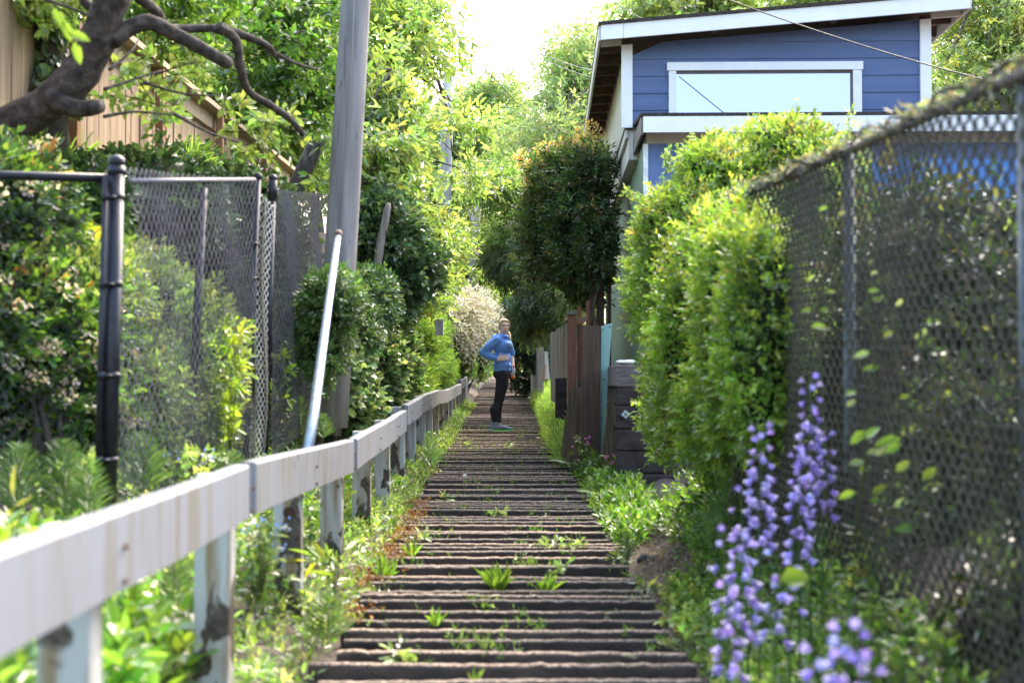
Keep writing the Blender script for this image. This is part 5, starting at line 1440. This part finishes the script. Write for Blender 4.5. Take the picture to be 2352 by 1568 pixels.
for lb, X, D, n, L in (('fern at the foot of the split boards', .66, 15.3, 10, .34), ('fern in front of the timber stack', .78, 12.4, 10, .30), ('fern below the grey board fence end', .62, 17.2, 9, .36), ('fern at the stair edge right of the person', .60, 19.5, 9, .34)):
    fern(lb, G(X, D), n, L)
for lb, x, y, D in (('pink campion flowers beside the split boards', 1335, 1005, 14.2), ('pink campion flowers between the teal panel and timber stack', 1412, 1050, 13.3)):
    small_plant('campion', lb, 'flower', P(x, y + 55, D), .22, .10, 26, .05, .35, MG, ([(1, (.55, .16, .36))], 8, .014))
t = empty('dandelion', on_stair(1066, 1040), 'white dandelion clock at the left stair edge below the railing', 'flower')
c = P(1067, 1092, on_stair(1040, 1110).y); f = Fol(); m = 160; dd = rdir(m); f.leaves(np.repeat([np.array(c)], m, 0), dd, rdir(m), .024, .10, pal(m, [(1, (.8, .8, .78))], .05)); f.stems([[Vector((c.x, c.y, float(zs(c.y)) - .05)), c]], .002, (.12, .15, .05)); f.build('seed_head', PETAL, t)
mb = MB(); c = G(.86, 9.0, .02); mb.ball(c, (.07, .05, .035), 16, 10); o = mb.build('stone', mat('dark_stone', (.03, .028, .026), (.07, .065, .06), 20, .9, .8, 30), None, True)
for v in o.data.vertices: v.co *= 1 + .0 ; v.co.x += .012 * math.sin(v.co.y * 60); v.co.z += .008 * math.sin(v.co.x * 70)
tag(o, 'dark rounded stone lying on the bare soil right of the stairs', 'stone')
# ------------------------------------------------------------------ person
PO = on_stair(1152, 992); PO.z += .03
SCALE = PO.y / F * 258 / 1.70
pe = empty('person', PO, 'person in blue hoodie and dark leggings standing on the stairs, hand on hip', 'person')


def L_(p): return PO + Vector(p) * SCALE


def cap_(mb, pts, rad, n=14):
    """joint spheres and tapered links, optionally elliptical through (rx,ry) radii"""
    for i, p in enumerate(pts):
        mb.ball(L_(p), rad[i] * SCALE, n, 8)
        if i:
            a, b = Vector(pts[i - 1]), Vector(p)
            mb.tube([L_(a), L_(b)], [rad[i - 1] * SCALE, rad[i] * SCALE], n)


def ell(mb, c, r, rz=0.0, ry=0.0):
    mb.ball(L_(c), tuple(q * SCALE for q in r), 18, 12, Matrix.Rotation(rz, 3, 'Z') @ Matrix.Rotation(ry, 3, 'Y'))


def fuse(mb, name, m, parent, voxel, smooth=4, colors=None):
    """one continuous skin from overlapping solids"""
    me = bpy.data.meshes.new('tmp'); me.from_pydata(mb.v, [], mb.f); me.update()
    o = bpy.data.objects.new('tmp', me); COL.objects.link(o)
    r = o.modifiers.new('r', 'REMESH'); r.mode = 'VOXEL'; r.voxel_size = voxel * SCALE
    s = o.modifiers.new('s', 'SMOOTH'); s.factor = .5; s.iterations = smooth
    dg = bpy.context.evaluated_depsgraph_get(); dg.update()
    out = bpy.data.meshes.new_from_object(o.evaluated_get(dg))
    bpy.data.objects.remove(o); bpy.data.meshes.remove(me)
    out.name = name
    for p in out.polygons: p.use_smooth = True
    out.materials.clear(); out.materials.append(m)
    return link(name, out, parent)


SKIN = mat('skin', (.78, .53, .43), (.84, .60, .50), 14, .5)
HOOD = mat('blue_fleece', (.15, .32, .84), (.19, .38, .88), 30, .9, .9, 24)
LEGG = mat('dark_heather_leggings', (.010, .010, .016), (.028, .028, .040), 90, .8, stretch=(1, 1, 3))
HAIR = mat('strawberry_blond_hair', (.60, .40, .22), (.80, .58, .36), 26, .5, .5, 90, stretch=(4, 4, .6))
# facing: body turned right, chest a little towards us
rz = math.radians(-28)
body = MB()
# trunk and legs under the clothes
cap_(body, [(.0, .0, .90), (.012, .0, 1.06), (.022, .0, 1.24), (.010, .0, 1.38), (.012, 0, 1.47)], [.075, .075, .088, .062, .044])
for hy, kx, ax, s in ((-.075, -.025, -.035, 1), (.085, -.055, -.105, -1)):
    cap_(body, [(0, hy * .8, .86), (kx, hy * .95, .47), (ax - .012, hy * .88, .32), (ax, hy * .9, .10)], [.060, .038, .036, .026])
    cap_(body, [(ax, hy, .06), (ax + .10, hy - .01 * s, .035)], [.034, .026])
# head, turned to us
hd = Vector((.040, -.012, 1.575)); ft_ = Vector((.22, -.97, 0)).normalized(); rt = Vector((.97, .22, 0))
hp = lambda r, f_, u: hd + rt * r + ft_ * f_ + Vector((0, 0, u))
hz = math.atan2(.22, .97)
ell(body, hp(0, -.012, .030), (.073, .090, .088), hz)
ell(body, hp(0, .016, -.035), (.058, .066, .078), hz)
ell(body, hp(0, .040, -.088), (.028, .028, .022), hz)
ell(body, hp(-.032, .050, -.022), (.024, .022, .022), hz); ell(body, hp(.032, .050, -.022), (.024, .022, .022), hz)
ell(body, hp(0, .072, .030), (.050, .016, .014), hz)
cap_(body, [hp(0, .076, .015), hp(0, .097, -.022)], [.009, .013], 10); ell(body, hp(0, .090, -.026), (.017, .012, .009), hz)
ell(body, hp(-.076, -.01, -.005), (.012, .02, .030), hz); ell(body, hp(.076, -.01, -.005), (.012, .02, .030), hz)
ell(body, hp(0, .070, -.064), (.026, .014, .012), hz)
cap_(body, [(.016, -.004, 1.42), hp(0, -.02, -.07)], [.050, .047])
# arms
RS, RE, RW = (-.065, -.135, 1.365), (-.278, -.110, 1.175), (-.060, -.185, 1.085)
LS, LE, LW = (.075, .135, 1.365), (.150, .175, 1.150), (.176, .060, .960)
for a, b, c in ((RS, RE, RW), (LS, LE, LW)):
    cap_(body, [a, b, c], [.046, .036, .024])


def hand(mb, w, d, n, thumb, curl, ln=.175):
    """palm plus five separate fingers; d along the hand, n out of its back"""
    w, d, n = Vector(w), Vector(d).normalized(), Vector(n).normalized(); s = d.cross(n).normalized()
    for q in (-.028, -.010, .010, .028):
        cap_(mb, [w + s * q * .6, w + d * .085 + s * q], [.017, .0135], 10)
    for q, l, k in ((-.031, .062, .9), (-.0105, .078, 1.), (.0105, .084, 1.), (.031, .073, .95)):
        p0 = w + d * .082 + s * q; cu = curl * k
        p1 = p0 + (d * math.cos(cu) - n * math.sin(cu)) * l * .5 + s * q * .10
        p2 = p1 + (d * math.cos(cu * 1.9) - n * math.sin(cu * 1.9)) * l * .34
        p3 = p2 + (d * math.cos(cu * 2.5) - n * math.sin(cu * 2.5)) * l * .26
        cap_(mb, [p0, p1, p2, p3], [.0098, .009, .0082, .007], 8)
    t0 = w + d * .028 + s * thumb * .026; t1 = t0 + (d * .55 + s * thumb * .8 - n * .25).normalized() * .045; t2 = t1 + (d * .85 + s * thumb * .45 - n * .4).normalized() * .034
    cap_(mb, [t0, t1, t2], [.0125, .011, .0085], 8)


hand(body, RW, (.95, -.05, .16), (.05, -1, .25), -1, .16)
hand(body, LW, (.05, -.30, -1), (.95, -.2, 0), -1, .95)
fuse(body, 'body', SKIN, pe, .0065, 3)

# hoodie
hb = MB()
ell(hb, (.015, .0, 1.275), (.135, .178, .145), rz); ell(hb, (.035, -.01, 1.30), (.130, .150, .085), rz)
ell(hb, (.010, .0, 1.10), (.125, .152, .150), rz); ell(hb, (.012, .0, .985), (.138, .158, .085), rz)
cap_(hb, [(-.055, -.120, 1.365), (.0, .0, 1.39), (.080, .120, 1.365)], [.062, .075, .062])
hb.tube([L_((.006, 0, .905)), L_((.010, 0, .97))], [.128 * SCALE, .134 * SCALE], 22)
cap_(hb, [RS, (-.19, -.13, 1.265), RE], [.074, .074, .066]); cap_(hb, [RE, (-.19, -.145, 1.125), (-.085, -.180, 1.088)], [.066, .060, .040])
cap_(hb, [LS, (.125, .165, 1.25), (.148, .175, 1.16)], [.070, .062, .056])
# hood gathered behind and around the neck
for j in range(13):
    a = math.radians(-150 + j * 25); hb.ball(L_((.012 + .078 * math.cos(a), .088 * math.sin(a), 1.428 - .014 * math.cos(a))), .034 * SCALE, 10, 7)
ell(hb, (-.088, .03, 1.40), (.062, .095, .060), rz); ell(hb, (-.10, .02, 1.36), (.045, .080, .05), rz)
hood = fuse(hb, 'hoodie', HOOD, pe, .011, 5)
mb = MB(); mb.tube([L_((.006, -.002, .893)), L_((.006, -.002, .900)), L_((.008, -.002, .945)), L_((.008, -.002, .950))], [.120 * SCALE, .134 * SCALE, .137 * SCALE, .128 * SCALE], 30)
mb.build('waistband', HOOD, hood, True)
mb = MB(); mb.tube([L_((-.100, -.178, 1.089)), L_((-.062, -.186, 1.086))], [.043 * SCALE, .037 * SCALE], 16); mb.build('cuff', HOOD, hood, True)
# folds of the front pocket
mb = MB(); cap_(mb, [(.080, -.128, 1.10), (.11, -.105, 1.02), (.125, -.085, .965)], [.006, .008, .006], 8); mb.build('pocket_edge', HOOD, hood, True)
# chest print: small white lettering row above a teal band
def chest(u, v, lift=.0):
    """patch on the chest; u across, v up"""
    ang = math.radians(-62 + u * 1.0); cx, cy, cz = .030, -.005, 1.30
    return L_((cx + math.cos(ang) * (.147 + lift), cy + math.sin(ang) * (.163 + lift), cz + v))
def patch(name, u0, u1, v0, v1, m, lift, parent):
    mb = MB(); n = 6; vs = [chest(u0 + (u1 - u0) * i / n, v, lift) for v in (v0, v1) for i in range(n + 1)]
    mb.add(vs, [(i, i + 1, i + n + 2, i + n + 1) for i in range(n)]); return mb.build(name, m, parent, True)
PW, PT, PD = mat('print_white', (.70, .68, .66), (.3, .28, .34), 220, .7), mat('print_teal', (.05, .24, .38), (.08, .30, .42), 90, .7), mat('print_dark', (.05, .06, .09))
pr_ = patch('chest_print', -10, 46, -.052, -.030, PT, .006, hood)
for i in range(9): patch('letter', -2 + i * 5, 1.6 + i * 5, -.022, -.004 + (.003 if i % 3 == 0 else 0), PW, .007, pr_)
patch('outline', -14, 46, -.058, -.0535, PD, .007, pr_); patch('outline', -6, 42, -.0285, -.0250, PD, .0072, pr_)
# leggings
lb = MB()
ell(lb, (.0, .005, .875), (.122, .140, .095), math.radians(-15)); ell(lb, (-.045, .0, .86), (.085, .12, .085))
for hy, kx, ax in ((-.062, -.022, -.038), (.075, -.052, -.108)):
    cap_(lb, [(.012, hy, .84), (.008, hy * 1.08, .70), (kx, hy * 1.1, .485), (kx - .012, hy * 1.1, .40), (ax - .018, hy * 1.1, .32), (ax - .004, hy * 1.05, .145)], [.106, .096, .063, .058, .060, .040])
fuse(lb, 'leggings', LEGG, pe, .009, 4)
# shoes
SH = mat('grey_blue_mesh_shoe', (.16, .20, .28), (.24, .29, .38), 60, .8, .3, 160); SOLE = mat('bright_green_sole', (.10, .62, .14), None, rough=.5); SOLE2 = mat('pale_blue_sole', (.45, .60, .72)); DK = mat('dark_shoe_mark', (.02, .022, .03))
for hy, ax, sc_, m2, yaw in ((-.068, -.038, 1.0, SOLE, -.10), (.082, -.108, .95, SOLE2, .25)):
    R = Matrix.Rotation(yaw, 3, 'Z'); q = lambda x, y, z: tuple(Vector((ax, hy, 0)) + R @ Vector((x, y, z)))
    s_ = MB(); cap_(s_, [q(-.045, 0, .052), q(.0, 0, .062), q(.06, 0, .052), q(.13, -.005, .038), q(.19, -.01, .030)], [.040, .043, .040, .035, .024]); cap_(s_, [q(-.035, 0, .05), q(-.02, 0, .105)], [.04, .042])
    sh = fuse(s_, 'shoe', SH, pe, .008, 2)
    b_ = MB(); out = [(-.088, -.030), (-.092, 0), (-.088, .030), (-.02, .040), (.06, .040), (.14, .042), (.20, .024), (.218, -.008), (.20, -.038), (.13, -.046), (.05, -.036), (-.02, -.038)]
    n = len(out); vs = [L_(q(x, y, -.004 + (.012 if x > .18 else 0))) for x, y in out] + [L_(q(x * .99, y, .024 + (.008 if x < -.05 else 0))) for x, y in out]
    b_.add(vs, [tuple(reversed(range(n))), tuple(range(n, 2 * n))] + [(i, (i + 1) % n, (i + 1) % n + n, i + n) for i in range(n)])
    b_.build('sole', m2, sh)
    for i in range(4):
        l_ = MB(); l_.tube([L_(q(.035 + i * .02, -.030, .088 - i * .008)), L_(q(.045 + i * .02, 0, .100 - i * .009)), L_(q(.035 + i * .02, .030, .088 - i * .008))], .004 * SCALE, 6); l_.build('lace', DK, sh)
    c_ = MB(); cv = [q(.01, -.0445, .050), q(.045, -.0445, .034), q(.09, -.043, .040), q(.135, -.040, .052)]
    c_.tube([L_(v) for v in cv], [.003 * SCALE, .009 * SCALE, .006 * SCALE, .002 * SCALE], 6); c_.build('side_mark', DK, sh)
# hair swept back with a tail over the far shoulder
hr = MB()
ell(hr, hp(0, -.030, .042), (.082, .088, .084), hz)
for sx in (-1, 1):
    cap_(hr, [hp(.030 * sx, .050, .088), hp(.066 * sx, .022, .048), hp(.076 * sx, -.006, -.01), hp(.070 * sx, -.035, -.05)], [.022, .020, .018, .014], 10)
cap_(hr, [hp(-.02, .046, .086), hp(.02, .046, .086)], [.026, .026], 12); cap_(hr, [hp(0, .02, .092), hp(0, -.05, .09)], [.034, .036], 12)
cap_(hr, [hp(0, -.10, .03), hp(.045, -.085, -.05), hp(.078, -.02, -.12), hp(.086, .02, -.185), hp(.080, .03, -.215)], [.040, .036, .030, .022, .010], 10)
fuse(hr, 'hair', HAIR, pe, .008, 3)
# face
EYEW, EYED, LIP, TEETH, BROW = mat('eye_white', (.75, .72, .70), rough=.2), mat('iris', (.035, .05, .07), rough=.15), mat('lips', (.42, .13, .12), rough=.4), mat('teeth', (.80, .77, .72), rough=.3), mat('eyebrow', (.16, .085, .045))
for sx in (-1, 1):
    e = MB(); ell(e, hp(.030 * sx, .0705, .010), (.0125, .007, .0065), hz); eo = e.build('eye', EYEW, pe, True)
    e = MB(); ell(e, hp(.030 * sx, .0755, .010), (.0062, .0035, .0060), hz); e.build('iris', EYED, eo, True)
    e = MB(); cap_(e, [hp(.016 * sx, .081, .028), hp(.032 * sx, .080, .032), hp(.046 * sx, .070, .027)], [.0032, .0036, .0022], 8); e.build('eyebrow', BROW, pe, True)
    e = MB(); cap_(e, [hp(.018 * sx, .076, .014), hp(.030 * sx, .079, .018), hp(.043 * sx, .070, .013)], [.0018, .0022, .0018], 8); e.build('eyelash', BROW, pe, True)
mth = MB(); cap_(mth, [hp(-.030, .070, -.046), hp(-.016, .081, -.056), hp(0, .084, -.060), hp(.016, .081, -.056), hp(.030, .070, -.046)], [.003, .0085, .0105, .0085, .003], 10); mo = mth.build('mouth', LIP, pe, True)
mth = MB(); cap_(mth, [hp(-.022, .081, -.049), hp(0, .0915, -.0565), hp(.022, .081, -.049)], [.0036, .0056, .0036], 10); mth.build('teeth', TEETH, mo, True)
# bottle in the far hand
bt = empty('bottle', L_((.185, .03, .80)), 'clear drink bottle with orange base held low in the far hand of the person', 'bottle')
mb = MB(); c = Vector((.168, .028, .795)); ax_ = Vector((.10, .0, 1)).normalized()
mb.tube([L_(c + ax_ * h) for h in (.035, .05, .13, .155, .165)], [r * SCALE for r in (.028, .030, .030, .018, .014)], 16); mb.build('bottle_body', mat('clear_plastic', (.62, .60, .66), (.5, .48, .55), 40, .2), bt, True)
mb = MB(); mb.tube([L_(c + ax_ * h) for h in (-.005, .0, .036)], [r * SCALE for r in (.022, .030, .0305)], 16); mb.build('base', mat('orange_drink', (.85, .16, .02), None, rough=.3), bt, True)
mb = MB(); mb.tube([L_(c + ax_ * h) for h in (.165, .190)], [.016 * SCALE, .016 * SCALE], 14); mb.build('cap', mat('red_cap', (.70, .10, .05), None, rough=.4), bt, True)
